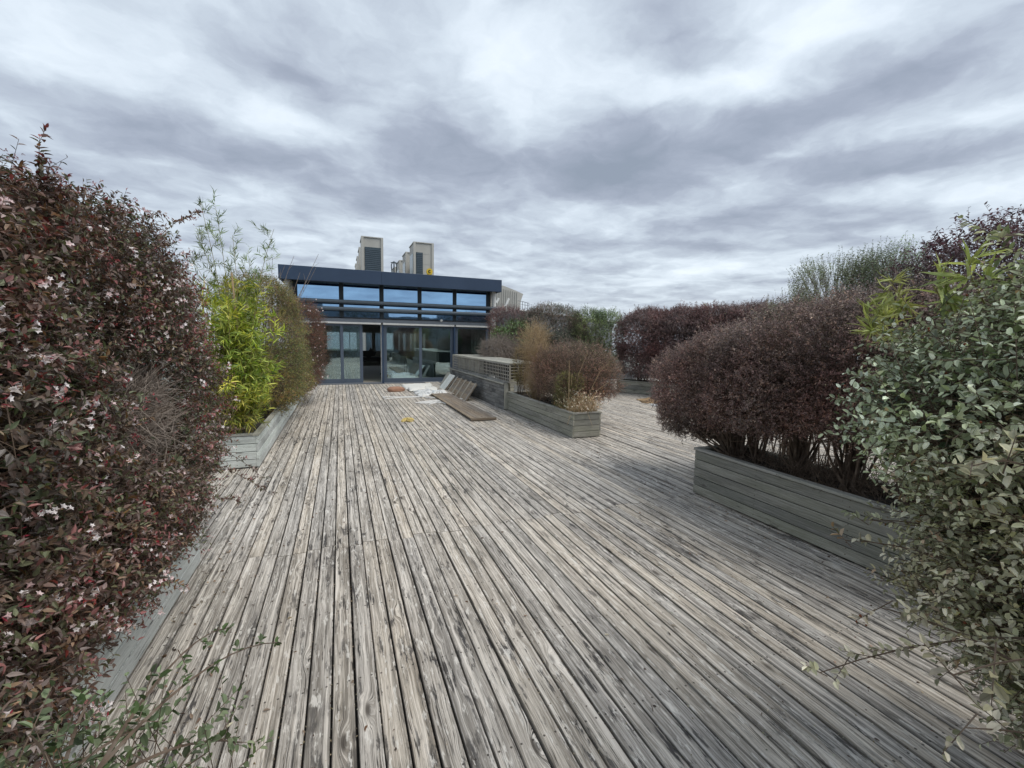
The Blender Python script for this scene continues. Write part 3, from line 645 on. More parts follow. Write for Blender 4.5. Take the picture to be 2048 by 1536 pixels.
# ------------------------------------------------------------ soft rubbish
def sheet(outline_fn, n, z, thick, mat, name, label, cat, wr=.02, seed=0, f=9.0, raise_fn=None, group=None):
    """crumpled sheet: polar grid mesh with thickness"""
    rng = np.random.default_rng(seed); V = []; ring = 9; seg = n
    for s_ in (1, 0):
        for i in range(ring + 1):
            for j in range(seg):
                a = 2 * PI * j / seg; p = np.array(outline_fn(a)) ; c = np.array(outline_fn(None)); r = i / ring
                q_ = c + (p - c) * r; hx = wr * (math.sin(q_[0] * f + seed) * math.cos(q_[1] * f * .8 + 2 * seed) + .5 * math.sin(q_[0] * f * 2.7 + q_[1] * f * 2.1 + seed) + 1.4)
                zz = z + hx + (thick if s_ else 0) * (1 - r ** 6 * .8) + (raise_fn(q_[0], q_[1]) if raise_fn else 0)
                if not s_: zz = z + hx * .3 * (1 - r) + (raise_fn(q_[0], q_[1]) if raise_fn else 0)
                V.append([q_[0], q_[1], zz])
    Q = []; o2 = (ring + 1) * seg
    for i in range(ring):
        for j in range(seg):
            a, b_, c_, d_ = i * seg + j, i * seg + (j + 1) % seg, (i + 1) * seg + (j + 1) % seg, (i + 1) * seg + j
            Q.append([a, d_, c_, b_]); Q.append([o2 + a, o2 + b_, o2 + c_, o2 + d_])
    for j in range(seg): Q.append([ring * seg + j, o2 + ring * seg + j, o2 + ring * seg + (j + 1) % seg, ring * seg + (j + 1) % seg])
    V = np.array(V); cc = np.array(list(outline_fn(None)) + [0.0])
    o = raw(name, V, Q, None, mat, None, smooth=True, offset=cc); o.location = tuple(cc); return tag(o, label, cat, group)
def poly_outline(pts, jag=.02, seed=0):
    P_ = np.array(pts); c = P_.mean(0); seg = len(P_)
    def fn(a):
        if a is None: return c
        t = (a / (2 * PI)) * seg; i = int(t) % seg; f_ = t - int(t); p = P_[i] * (1 - f_) + P_[(i + 1) % seg] * f_
        return p + jag * np.array([math.sin(a * 17 + seed), math.cos(a * 23 + seed * 2)])
    return fn
GF = 'white insulation pieces by the glass doors'
sheet(poly_outline([G(*p)[:2] for p in ((803, 771), (862, 768), (868, 774), (812, 780))]), 40, .002, .05, M['foam'], 'foam_sheet', 'flat cream foam sheet closest to the glass door', 'foam sheet', .012, 1, group=GF)
sheet(poly_outline([G(*p)[:2] for p in ((815, 778), (848, 775), (851, 781), (820, 785))]), 40, .03, .05, M['foam'], 'foam_sheet', 'narrow cream foam strip in the middle of the pile', 'foam sheet', .01, 2, group=GF)
sheet(poly_outline([G(*p)[:2] for p in ((848, 774), (868, 774), (880, 781), (852, 783))]), 40, .002, .04, M['foam'], 'foam_sheet', 'dull grey foam sheet at the right of the pile', 'foam sheet', .01, 3, group=GF)
sheet(poly_outline([G(*p)[:2] for p in ((828, 784), (862, 781), (870, 790), (842, 795), (834, 791))], .05), 60, .0, .045, M['film'], 'plastic_film', 'crumpled white plastic film bunched beside the foam', 'plastic film', .02, 4, 14, group=GF)
sheet(poly_outline([G(*p)[:2] for p in ((858, 784), (888, 784), (895, 789), (868, 792))], .03), 50, .0, .07, M['film'], 'foam_sheet', 'bright white rounded foam slab nearest the lying panel', 'foam sheet', .02, 5, group=GF)
def strips(name, label, paths, z=.02):
    mb = MB()
    for i, p in enumerate(paths):
        pts = [np.array([*G(*a)[:2], z + .012 * math.sin(k * 2.1 + i)]) for k, a in enumerate(p)]
        # smooth
        out = []
        for k in range(len(pts) - 1):
            for t in np.linspace(0, 1, 6, endpoint=False): out.append(pts[k] * (1 - t) + pts[k + 1] * t)
        out.append(pts[-1]); mb.tube(out, .013, 5)
    c = G(*paths[0][0]); o = mb.build(name, M['film'], None, offset=(c[0], c[1], 0)); o.location = (c[0], c[1], 0); return tag(o, label, 'plastic strips')
strips('plastic_strip', 'thin white strips looped at their left end beside the sack', [[(870, 797), (840, 795), (800, 794.5), (771, 795), (766, 796.5), (772, 798), (800, 796.5), (838, 796)]])
strips('plastic_strip', 'tangle of white strips crossing the lying brown panel', [[(925, 799), (900, 798.5), (884, 799.5), (868, 804), (845, 806.5), (831, 807)], [(831, 808), (850, 804), (875, 801), (895, 799.5), (897, 802), (875, 806), (848, 809)], [(840, 809), (860, 805.5), (888, 799), (880, 803.5), (860, 808)], [(857, 811), (872, 806), (884, 807), (900, 812)]])
# sack
def blob_mesh(name, label, cat, c, r, mat, seed=0, amp=.12, flat=.0, f=8, rz=0.0, pinch=0.0):
    nu, nv = 28, 16; V = []
    for i in range(nv + 1):
        th = PI * i / nv
        for j in range(nu):
            ph = 2 * PI * j / nu; d = np.array([math.sin(th) * math.cos(ph), math.sin(th) * math.sin(ph), math.cos(th)])
            e = np.sign(d) * np.abs(d) ** .72; k = 1 + amp * float(wobble(d[None] * 1.0, f, seed)[0]) + amp * .5 * math.sin(ph * 11 + th * 5)
            p = e * np.array(r) * k; p[0] *= 1; p[1] *= 1 - pinch * max(0, d[0]) ** 2; p[2] *= 1 - pinch * .8 * max(0, d[0]) ** 2
            V.append(p)
    Q = [[i * nu + j, (i + 1) * nu + j, (i + 1) * nu + (j + 1) % nu, i * nu + (j + 1) % nu] for i in range(nv) for j in range(nu)]
    V = np.array(V); V[:, 2] = np.maximum(V[:, 2], -r[2] * .55); V[:, 2] -= V[:, 2].min()
    o = raw(name, V, Q, None, mat, smooth=True, offset=(0, 0, 0)); o.location = c; o.rotation_euler = (0, 0, rz); return tag(o, label, cat)
blob_mesh('sack', 'plump terracotta brown sack lying near the glass doors', 'sack', (1.63, 14.05, .0), (.27, .17, .10), M['sack'], 2, .07, f=6, rz=.1, pinch=.5)
gl_ = empty('cloth', (1.24, 8.88, 0), 'crumpled yellow cloth lying alone in the middle of the deck', 'cloth')
for i, (dx, dy, r) in enumerate(((-.05, .02, (.06, .05, .035)), (.05, -.01, (.075, .055, .05)), (.0, .05, (.06, .04, .045)), (-.09, -.02, (.035, .03, .02)))):
    b_ = blob_mesh('fold', None, None, (dx, dy, 0), r, M['yellow'], i + 5, .22, f=5); b_.parent = gl_
# cardboard
sheet(poly_outline([G(*p)[:2] for p in ((1275, 800), (1300, 797), (1330, 799), (1334, 807), (1318, 806), (1290, 807))], .05), 60, .004, .012, M['card'], 'cardboard', 'flat brown cardboard sheet lying before the far planter', 'cardboard', .018, 8, 5)
cb = MB(); c0 = G(1350, 806)
P0, P1 = G(1328, 806.5), G(1364, 806)
u = P1 - P0; n_ = np.array([-u[1], u[0], 0]) / np.linalg.norm(u); rows_c = 9; Vc = []; 
for s_ in (0, .012):
    for i in range(rows_c):
        t = i / (rows_c - 1); lift = .38 * (1 - math.cos(t * 1.5)) ; back = .42 * math.sin(t * 1.5)
        for j in range(2):
            p = P0 + u * j + n_ * (back + s_) + np.array([0, 0, lift + .004]); p = p + u * (t * .10 if j else t * .25); Vc.append(p)
Q = [[2 * i, 2 * i + 1, 2 * i + 3, 2 * i + 2] for i in range(rows_c - 1)] + [[2 * rows_c + 2 * i, 2 * rows_c + 2 * i + 2, 2 * rows_c + 2 * i + 3, 2 * rows_c + 2 * i + 1] for i in range(rows_c - 1)]
o = raw('cardboard', Vc, Q, None, M['cardpale'], None, smooth=True, offset=P0); o.location = tuple(P0); tag(o, 'pale cardboard sheet curling upward beside the purple hedge', 'cardboard')
sheet(poly_outline([G(*p)[:2] for p in ((1302, 810), (1318, 811), (1322, 813), (1306, 813))], .03), 30, .004, .02, M['film'], 'paper', 'small white crumpled paper in front of the cardboard', 'paper', .01, 9, 20)
blob_mesh('pebble', 'small pale stone on the deck beyond the yellow cloth row', 'stone', tuple(G(841, 858)), (.035, .022, .015), M['stone'], 3, .1)['label'] = 'small pale stone on the deck between the yellow cloth and the camera'
# fallen leaf with dark twig
Vl, Ql, Tl, Cl = leaves(np.array([[-.47, 2.06, .006]]), np.array([[-.75, -.35, .02]]), np.array([.01]), 1, .075, .016, 'blade', [(.62, .58, .38, 1)], np.random.default_rng(3), out=0, jitter=.1)
o = raw('fallen_leaf', Vl, Ql, Tl, M['leafmatt'], None, Cl, offset=(-.47, 2.06, 0)); o.location = (-.47, 2.06, 0); tag(o, 'curled pale yellow leaf lying on the near deck boards', 'leaf')
# litter in the gaps: husks, petals and leaf crumbs
rng = np.random.default_rng(11); n = 5200
xs = np.concatenate([rng.uniform(-1.0, .2, n // 3), rng.uniform(.8, 3.6, n // 2), rng.uniform(-1, 3.6, n - n // 3 - n // 2)])
ys = np.concatenate([rng.uniform(.5, 4, n // 3), rng.uniform(.4, 2.6, n // 2), rng.uniform(.5, 9, n - n // 3 - n // 2)])
gapx = -3.4 + np.round((xs + 3.4) / PITCH) * PITCH + rng.normal(0, .006, n); onb = rng.random(n) < .22
px = np.where(onb, xs, gapx); pz = np.where(onb, .003, -.006 + .006 * rng.random(n))
D = nrm(np.stack([rng.normal(size=n), rng.normal(size=n) * 1.6, rng.normal(size=n) * .15], 1))
Vl, Ql, Tl, Cl = leaves(np.stack([px, ys, pz], 1), D, np.full(n, .002), 1, .011, .006, 'ovate', [(.35, .30, .20, 3), (.60, .56, .44, 2), (.12, .07, .05, 4), (.2, .15, .08, 3)], rng, out=0, jitter=.4, simple=True)
tag(raw('leaf_litter', Vl, Ql, Tl, M['leafmatt'], None, Cl), kind='stuff', label='dry husks and petals caught between the deck boards', cat='litter')

# dead leaves blown against the planters and over the boards
rng = np.random.default_rng(17); n = 1100; k1 = 420
xs = np.concatenate([-.97 + np.abs(rng.normal(0, .22, k1)), np.where(rng.random(n - k1) < .4, 3.68 - np.abs(rng.normal(0, .22, n - k1)), rng.uniform(-.9, 3.6, n - k1))]); ys = np.concatenate([rng.uniform(.8, 14, k1), rng.uniform(.6, 14, n - k1)])
D = nrm(np.stack([rng.normal(size=n), rng.normal(size=n), rng.normal(size=n) * .2], 1))
Vl, Ql, Tl, Cl = leaves(np.stack([xs, ys, np.full(n, .006)], 1), D, np.full(n, .002), 1, .028, .013, 'ovate', [(.16, .09, .05, 4), (.26, .17, .10, 3), (.09, .06, .045, 3), (.45, .36, .22, 1)], rng, out=0, jitter=.35)
tag(raw('fallen_leaves', Vl, Ql, Tl, M['leafmatt'], None, Cl), kind='stuff', label='small dry brown leaves scattered over the deck', cat='leaves')
# ------------------------------------------------------------ pavilion with glass front
YG = 16.70
pv = empty('glass_pavilion', (2.1, YG, 0), 'low rooftop pavilion with blue grey glass front and dark flat roof', 'building')
zf_t, zf_b = AY(780, 544, 16.0)[2], AY(780, 570.5, 16.0)[2]
xf0, xf1 = AY(556, 540, 16.0)[0], AY(1003.5, 570, 16.0)[0]
mb = MB(); xm = AY(763, 555, 16.0)[0]
mb.box(xf0, xm - .003, 16.0, 16.10, zf_b, zf_t, bev=.008); mb.box(xm + .003, xf1, 16.0, 16.10, zf_b, zf_t, bev=.008)
mb.box(xf0, xf0 + .08, 16.102, 27.6, zf_b, zf_t - .002, bev=.006); mb.box(xf1 - .08, xf1, 16.102, 27.6, zf_b, zf_t - .002, bev=.006); mb.build('fascia', M['anth'], pv)
mb = MB(); mb.box(xf0 + .085, xf1 - .085, 16.105, 27.6, zf_b + .06, zf_t - .05); mb.build('roof', M['darkframe'], pv)
XL, XR = -1.38, 5.60
ztop = 3.60
mull = [-1.40, .07, 1.44, 2.82, 4.17, 5.53]
mb = MB(); mb.box(XL - .1, XR + .05, YG - .02, YG + .1, ztop, zf_b + .08); mb.build('head_frame', M['darkframe'], pv)
for xx in mull: 
    mb = MB(); mb.box(xx - .055, xx + .055, YG - .05, YG + .08, 2.36, ztop - .002, axis=2); mb.build('mullion', M['darkframe'], pv)
for a, b_ in zip(mull[:-1], mull[1:]):
    mb = MB(); x0, x1 = a + .058, b_ - .058
    for (u0, u1, v0, v1) in ((x0, x0 + .018, 2.38, ztop - .004), (x1 - .018, x1, 2.38, ztop - .004)): mb.box(u0, u1, YG - .01, YG + .03, v0, v1, axis=2)
    mb.box(x0 + .02, x1 - .02, YG - .01, YG + .03, ztop - .022, ztop - .004); mb.box(x0 + .02, x1 - .02, YG - .01, YG + .03, 2.38, 2.40)
    wf = mb.build('window', M['frame'], pv)
    mb = MB(); mb.box(x0 + .02, x1 - .02, YG + .008, YG + .020, 2.402, ztop - .024, bev=.001); pn = mb.build('pane', M['bluglass'], None, offset=(0, 0, 0)); pn.parent = wf; pn.location = (-pv.location.x, -pv.location.y, 0)
# round sun-shade rails
for yc, nm in ((607.3, 'a'), (621.3, 'b')):
    z = AY(780, yc, 16.38)[2]; xa, xb = -1.75, AY(1000, 620, 16.38)[0]
    mb = MB(); mb.tube([(xa, 16.38, z), (2.0, 16.38, z), (xb, 16.38, z)], .066, 16); mb.build('shade_rail', M['pipe'], pv, smooth=False)
for xx in mull:
    mb = MB(); mb.box(xx - .025, xx + .025, 16.40, YG - .052, AY(780, 607.3, 16.38)[2] - .03, AY(780, 607.3, 16.38)[2] + .03, axis=1)
    mb.build('rail_bracket', M['darkframe'], pv); mb = MB()
    mb.box(xx - .025, xx + .025, 16.40, YG - .052, AY(780, 621.3, 16.38)[2] - .03, AY(780, 621.3, 16.38)[2] + .03, axis=1); mb.build('rail_bracket', M['darkframe'], pv)
for xx in (-1.62, 5.70):
    mb = MB(); mb.tube([(xx, 16.45, .0), (xx, 16.45, zf_b + .05)], .075, 16); mb.build('column', M['white'], pv)
mb = MB(); mb.box(XL - .1, XR + .05, YG - .10, YG + .04, 2.225, 2.345, bev=.006); mb.build('transom_beam', M['beam'], pv)
for a, b_ in ((-1.4, 1.40), (1.47, 4.13), (4.20, 5.6)):
    mb = MB(); mb.box(a, b_, YG - .14, YG - .03, 2.155, 2.222, bev=.008); mb.build('awning_cassette', M['white'], pv)
mb = MB(); c = AY(883, 641, YG - .14); mb.tube([c + (0, .04, 0), c + (0, -.02, 0)], .05, 12); mb.tube([c + (0, -.02, 0), c + (0, -.05, 0)], [.05, .03], 12); mb.build('spotlight', M['white'], pv)
ZD = 2.15
for xx in (1.46, 4.155):
    mb = MB(); mb.box(xx - .03, xx + .03, YG - .10, YG + .1, .0, ZD, axis=2); mb.build('post', M['anth'], pv)
mb = MB(); mb.box(-1.45, 5.62, YG - .08, YG + .16, -.02, .028); mb.build('threshold', M['beam'], pv)
def door(x0, x1, y, name='sliding_door', st=.105, bt=.15, gl='doorglass'):
    mb = MB(); t = .045
    mb.box(x0, x0 + st, y, y + t, .03, ZD, axis=2); mb.box(x1 - st, x1, y, y + t, .03, ZD, axis=2)
    mb.box(x0 + st + .001, x1 - st - .001, y + .001, y + t - .001, .03, .03 + bt); mb.box(x0 + st + .001, x1 - st - .001, y + .001, y + t - .001, ZD - .07, ZD)
    f = mb.build(name, M['frame'], pv)
    mb = MB(); mb.box(x0 + st + .002, x1 - st - .002, y + .018, y + .026, .03 + bt + .001, ZD - .071, bev=.001); g_ = mb.build('pane', M[gl], None, offset=(0, 0, 0)); g_.parent = f; g_.location = (-pv.location.x, -pv.location.y, 0)
    return f
door(-1.40, .11, YG - .03)
door(-.02, .765, YG + .03)
d3 = door(1.50, 2.90, YG - .03); door(2.80, 4.12, YG + .03); door(4.19, 5.56, YG - .03)
mb = MB(); mb.box(1.425, 1.44, YG - .05, YG - .035, .9, 1.15, axis=2); mb.build('door_handle', M['beam'], pv)
mb = MB(); mb.box(1.40, 1.43, YG + .02, YG + .1, .03, ZD, axis=2); mb.build('door_jamb', M['white'], pv)
# room
YB = 27.0
mb = MB(); mb.box(-1.5, 5.7, YG + .165, YB, -.03, .02); mb.build('floor', M['floor'], pv)
mb = MB(); mb.box(-1.5, 5.7, YG + .12, YB, 2.36, 2.45); mb.build('ceiling', M['ceil'], pv)
mb = MB(); mb.box(-1.62, -1.48, YG + .12, YB, -.1, zf_b + .1, axis=1); mb.build('side_wall', M['inwall'], pv); mb = MB(); mb.box(5.68, 5.80, YG + .12, YB, -.1, zf_b + .1, axis=1); mb.build('side_wall', M['inwall'], pv)
mb = MB(); mb.box(-1.5, 5.7, YB, YB + .15, -.1, .85); mb.box(-1.5, 5.7, YB, YB + .15, 2.0, 3.7)
for a, b_ in ((-1.5, -.7), (1.75, 1.95), (3.0, 3.3), (4.9, 5.7)): mb.box(a, b_, YB, YB + .15, .851, 1.999, axis=2)
mb.build('rear_wall', M['inwall'], pv)
for a, b_ in ((-.7, 1.75), (1.95, 3.0), (3.3, 4.9)):
    mb = MB(); mb.box(a, b_, YB + .02, YB + .07, .852, .90); mb.box(a, b_, YB + .02, YB + .07, 1.95, 1.998); mb.box((a + b_) / 2 - .02, (a + b_) / 2 + .02, YB + .02, YB + .07, .901, 1.949, axis=2); rw = mb.build('rear_window', M['white'], pv)
    mb = MB(); mb.box(a, b_, YB + .08, YB + .09, .86, 1.99, bev=.001); g_ = mb.build('pane', M['rearglass'], None, offset=(0, 0, 0)); g_.parent = rw; g_.location = (-pv.location.x, -pv.location.y, 0)
mb = MB()
for i in range(9): mb.box(4.95 + i * .06, 5.0 + i * .06, YG + .35 + .02 * (i % 2), YG + .38 + .02 * (i % 2), .05, 2.3, axis=2, bev=.01)
mb.build('curtain', M['inwall'], pv)
# furniture seen through the open door
dk = empty('desk', (1.9, 21.5, .02), 'black covered desk seen inside the open glass door', 'desk')
mb = MB(); mb.box(.9, 3.0, 21.2, 22.0, .70, .76, bev=.01); mb.build('desk_top', M['black'], dk)
for (xx, yy) in ((.95, 21.25), (2.95, 21.25), (.95, 21.95), (2.95, 21.95)): 
    mb = MB(); mb.box(xx - .025, xx + .025, yy - .025, yy + .025, .02, .699, axis=2); mb.build('leg', M['black'], dk)
mb = MB(); mb.box(.9, 2.95, 21.19, 21.197, .56, .70, axis=0, bev=.001); mb.build('modesty_panel', M['black'], dk)
mon = empty('monitor', (1.25, 21.6, .76), 'black covered screen on the desk inside the open door', 'screen')
mb = MB(); mb.prism([(.95, .80), (1.50, .80), (1.60, 1.02), (1.45, 1.05), (1.33, 1.22), (1.25, 1.06), (.95, 1.05)], 1, 21.5, 21.75); mb.build('screen', M['black'], mon)
mb = MB(); mb.box(1.15, 1.35, 21.45, 21.8, .762, .80); mb.build('stand', M['black'], mon)
ch = empty('office_chair', (1.95, 20.2, .02), 'dark office chair in the doorway in front of the desk', 'chair')
mb = MB()
for k in range(5):
    a = 2 * PI * k / 5 + .3; mb.tube([(1.95, 20.2, .10), (1.95 + .3 * math.cos(a), 20.2 + .3 * math.sin(a), .07)], .02, 6)
    mb.tube([(1.95 + .3 * math.cos(a), 20.2 + .3 * math.sin(a) - .015, .045), (1.95 + .3 * math.cos(a), 20.2 + .3 * math.sin(a) + .015, .045)], .027, 8)
mb.build('base', M['black'], ch)
mb = MB(); mb.tube([(1.95, 20.2, .10), (1.95, 20.2, .45)], .025, 8); mb.build('stem', M['black'], ch)
mb = MB(); mb.box(1.72, 2.18, 19.97, 20.43, .45, .53, bev=.03); mb.build('seat', M['black'], ch)
mb = MB(); mb.box(1.74, 2.16, 20.42, 20.47, .60, 1.0, bev=.03, axis=0); mb.tube([(1.95, 20.4, .48), (1.95, 20.46, .75)], .02, 6); mb.build('backrest', M['black'], ch)

# ------------------------------------------------------------ rooftop blocks beyond the pavilion
def tower(label, x0, x1, ztop, px0, px1, pz, glassl):
    o = empty('rooftop_block', ((x0 + x1) / 2, 40, 0), label, 'building', 'pale roof blocks behind the pavilion')
    for k in range(4):
        y0 = 40 + k * 5.0; y1 = y0 + 2.6
        mb = MB(); mb.box(x0, x1, y0, y1, -10, ztop, axis=2, bev=.03)
        mb.box(x0 + .5, x1 - .25, y1 + .01, y0 + 4.99, -10, ztop - 1.2, axis=2)
        for zz in (ztop - .9, ztop - 1.8, ztop - 2.7): mb.box(x0 - .01, x1 + .01, y0 - .012, y0 - .001, zz, zz + .02)
        mb.build('wall', M['clad'], o)
        mb = MB(); mb.box(x0 - .06, x0 + .14, y0 - .10, y0 + .1, -10, ztop + .06, axis=2); mb.box(x1 - .14, x1 + .06, y0 - .10, y0 + .1, -10, ztop + .06, axis=2); mb.box(x0 - .06, x1 + .06, y0 - .08, y1, ztop + .02, ztop + .10, axis=0); mb.build('trim', M['clad'], o)
        if k == 0:
            mb = MB()
            mb.box(px0, px1, y0 - .06, y0 - .02, -8, pz, axis=2)
            mb.build('louvre_panel', M['louvre'], o); mb = MB()
            for zz in np.arange(6.9, pz - .1, .16): mb.box(px0 + .04, px1 - .04, y0 - .085, y0 - .061, zz, zz + .05)
            mb.build('louvre_slats', M['pipe'], o)
        if glassl:
            mb = MB(); mb.box(x0 - .03, x0 - .005, y0 + .5, y1 - .3, -8, ztop - .8, axis=2); mb.build('glass_strip', M['greenglass'], o)
            mb = MB(); mb.box(x0 + .46, x0 + .495, y1 + .2, y0 + 4.8, -8, ztop - 1.6, axis=2); mb.build('glass_strip', M['louvre'], o)
    return o
t1a, t1b = AY(724, 500, 40)[0], AY(765, 500, 40)[0]
tower('pale roof block on the left with one wide dark panel', t1a, t1b, AY(745, 474, 40)[2] - .1, AY(729.6, 510, 40)[0], AY(762, 510, 40)[0], AY(745, 495, 40)[2], False)
t2a, t2b = AY(828, 510, 40)[0], AY(866, 510, 40)[0]
tower('pale roof block on the right with narrow dark panel and green glass side', t2a, t2b, AY(846, 485, 40)[2] - .1, AY(832, 520, 40)[0], AY(845.5, 520, 40)[0], AY(838, 505, 40)[2], True)
c = AY(858.5, 543.5, 38.5); yl = empty('hose_reel', c, 'round yellow fitting with a dark centre below the right roof block', 'reel')
mb = MB(); mb.tube([c, c + (0, -.18, 0)], .27, 20); mb.prism([(c[0] - .22, c[2] - .5), (c[0] + .22, c[2] - .5), (c[0] + .2, c[2] - .02), (c[0] - .2, c[2] - .02)], 1, c[1] - .1, c[1] - .02); mb.build('body', M['siren'], yl)
mb = MB(); arc = [c + (.10 * math.cos(a), -.2, .10 * math.sin(a)) for a in np.linspace(.8, 2 * PI - .8, 14)]; mb.tube(arc, .035, 6); mb.build('mark', M['black'], yl)
c = AY(788, 532, 44.0); mb = MB()
for dx in (-.25, .25): mb.tube([(c[0] + dx * .6, c[1], c[2] - 1.6), (c[0] + dx, c[1], c[2] + .1), (c[0] + dx * .4, c[1], c[2] + .38)], .05, 6)
mb.tube([(c[0] - .3, c[1], c[2] + .3), (c[0] + .3, c[1], c[2] + .3)], .05, 6); mb.tube([(c[0], c[1], c[2] - 1.6), (c[0], c[1], c[2] + .45)], .06, 6)
o = mb.build('roof_vent', M['louvre'], None, offset=c); o.location = tuple(c); tag(o, 'small dark roof vent between the two pale roof blocks', 'vent')

# ribbed white plant building to the right
Yw = 34.0
cbld = empty('clad_building', AY(1020, 600, Yw), 'white ribbed metal building with railing right of the pavilion roof', 'building')
def pw(x, y, Y=Yw): p = AY(x, y, Y); return (p[0], p[2])
mb = MB(); mb.prism([pw(975, 640), pw(975, 590), pw(990, 571), pw(1006, 571), pw(1034, 582), pw(1038, 640)], 1, Yw, Yw + 6)
a0, a1 = pw(990, 600)[0], pw(1034, 600)[0]
for i in range(11):
    t = i / 10; xx = a0 + (a1 - a0) * t; zt = pw(990, 571)[1] * (1 - t) + pw(1034, 582)[1] * t; mb.box(xx - .03, xx + .03, Yw - .07, Yw - .001, pw(1000, 640)[1], zt - .1, axis=2)
mb.build('ribbed_wall', M['clad'], cbld)
mb = MB(); mb.prism([pw(1035, 625, 36), pw(1034, 582, 36), pw(1047, 588, 36), pw(1042, 602, 36), pw(1040, 625, 36)], 1, 36.05, 39)
for i in range(5):
    xx = pw(1035.5 + i * 2.1, 600, 36)[0]; mb.box(xx - .03, xx + .03, 35.98, 36.049, pw(0, 612, 36)[1], pw(0, 585.5 + i * .9, 36)[1], axis=2)
mb.build('side_bay', M['clad'], cbld)
for (xa, ya, xb, yb) in ((993, 606, 997.5, 596.5), (1011, 613, 1018, 597)):
    mb = MB(); mb.tube([AY(xa, ya, 33), AY(xb, yb, 33)], .09, 8); mb.build('strut', M['white'], cbld)
mb = MB()
for xx in (1045, 1050, 1055, 1058): mb.tube([AY(xx, 603 + (xx - 1045) * .25, 35), AY(xx, 632, 35)], .025, 5)
mb.tube([AY(1030, 600, 35), AY(1045, 603, 35), AY(1058, 606.5, 35)], .025, 5); mb.tube([AY(1030, 606, 35), AY(1045, 609, 35), AY(1058, 612, 35)], .02, 5); mb.build('railing', M['beam'], cbld)
def ps(x, y, Y): p = AY(x, y, Y); return (p[0], p[2])
mb = MB(); mb.prism([ps(1035, 700, 30), ps(1035, 620, 30), ps(1225, 643, 30), ps(1225, 700, 30)], 1, 30, 36); lb = empty('low_building', AY(1130, 640, 30), 'low grey roofed building behind the shrubs right of the pavilion', 'building')
mb.build('wall', M['slate'], lb)
mb = MB(); mb.tube([AY(1035, 620, 29.95), AY(1225, 643, 29.95)], .05, 6); mb.build('roof_edge', M['white'], lb)

# building behind the camera: only its mirror image shows in the upper glazing
rbd = empty('rear_building', (2, -26, 0), 'dark low building behind the camera, mirrored in the upper pavilion windows', 'building')
mb = MB(); mb.box(-30, 6, -34, -26, -14, 5.2, axis=0); mb.box(6.01, 40, -36, -28, -14, 4.6, axis=0); mb.box(-6, -2, -32, -28, 5.21, 6.2, axis=0); mb.box(14, 20, -34, -30, 4.61, 5.6, axis=0); mb.build('wall', M['slate'], rbd)
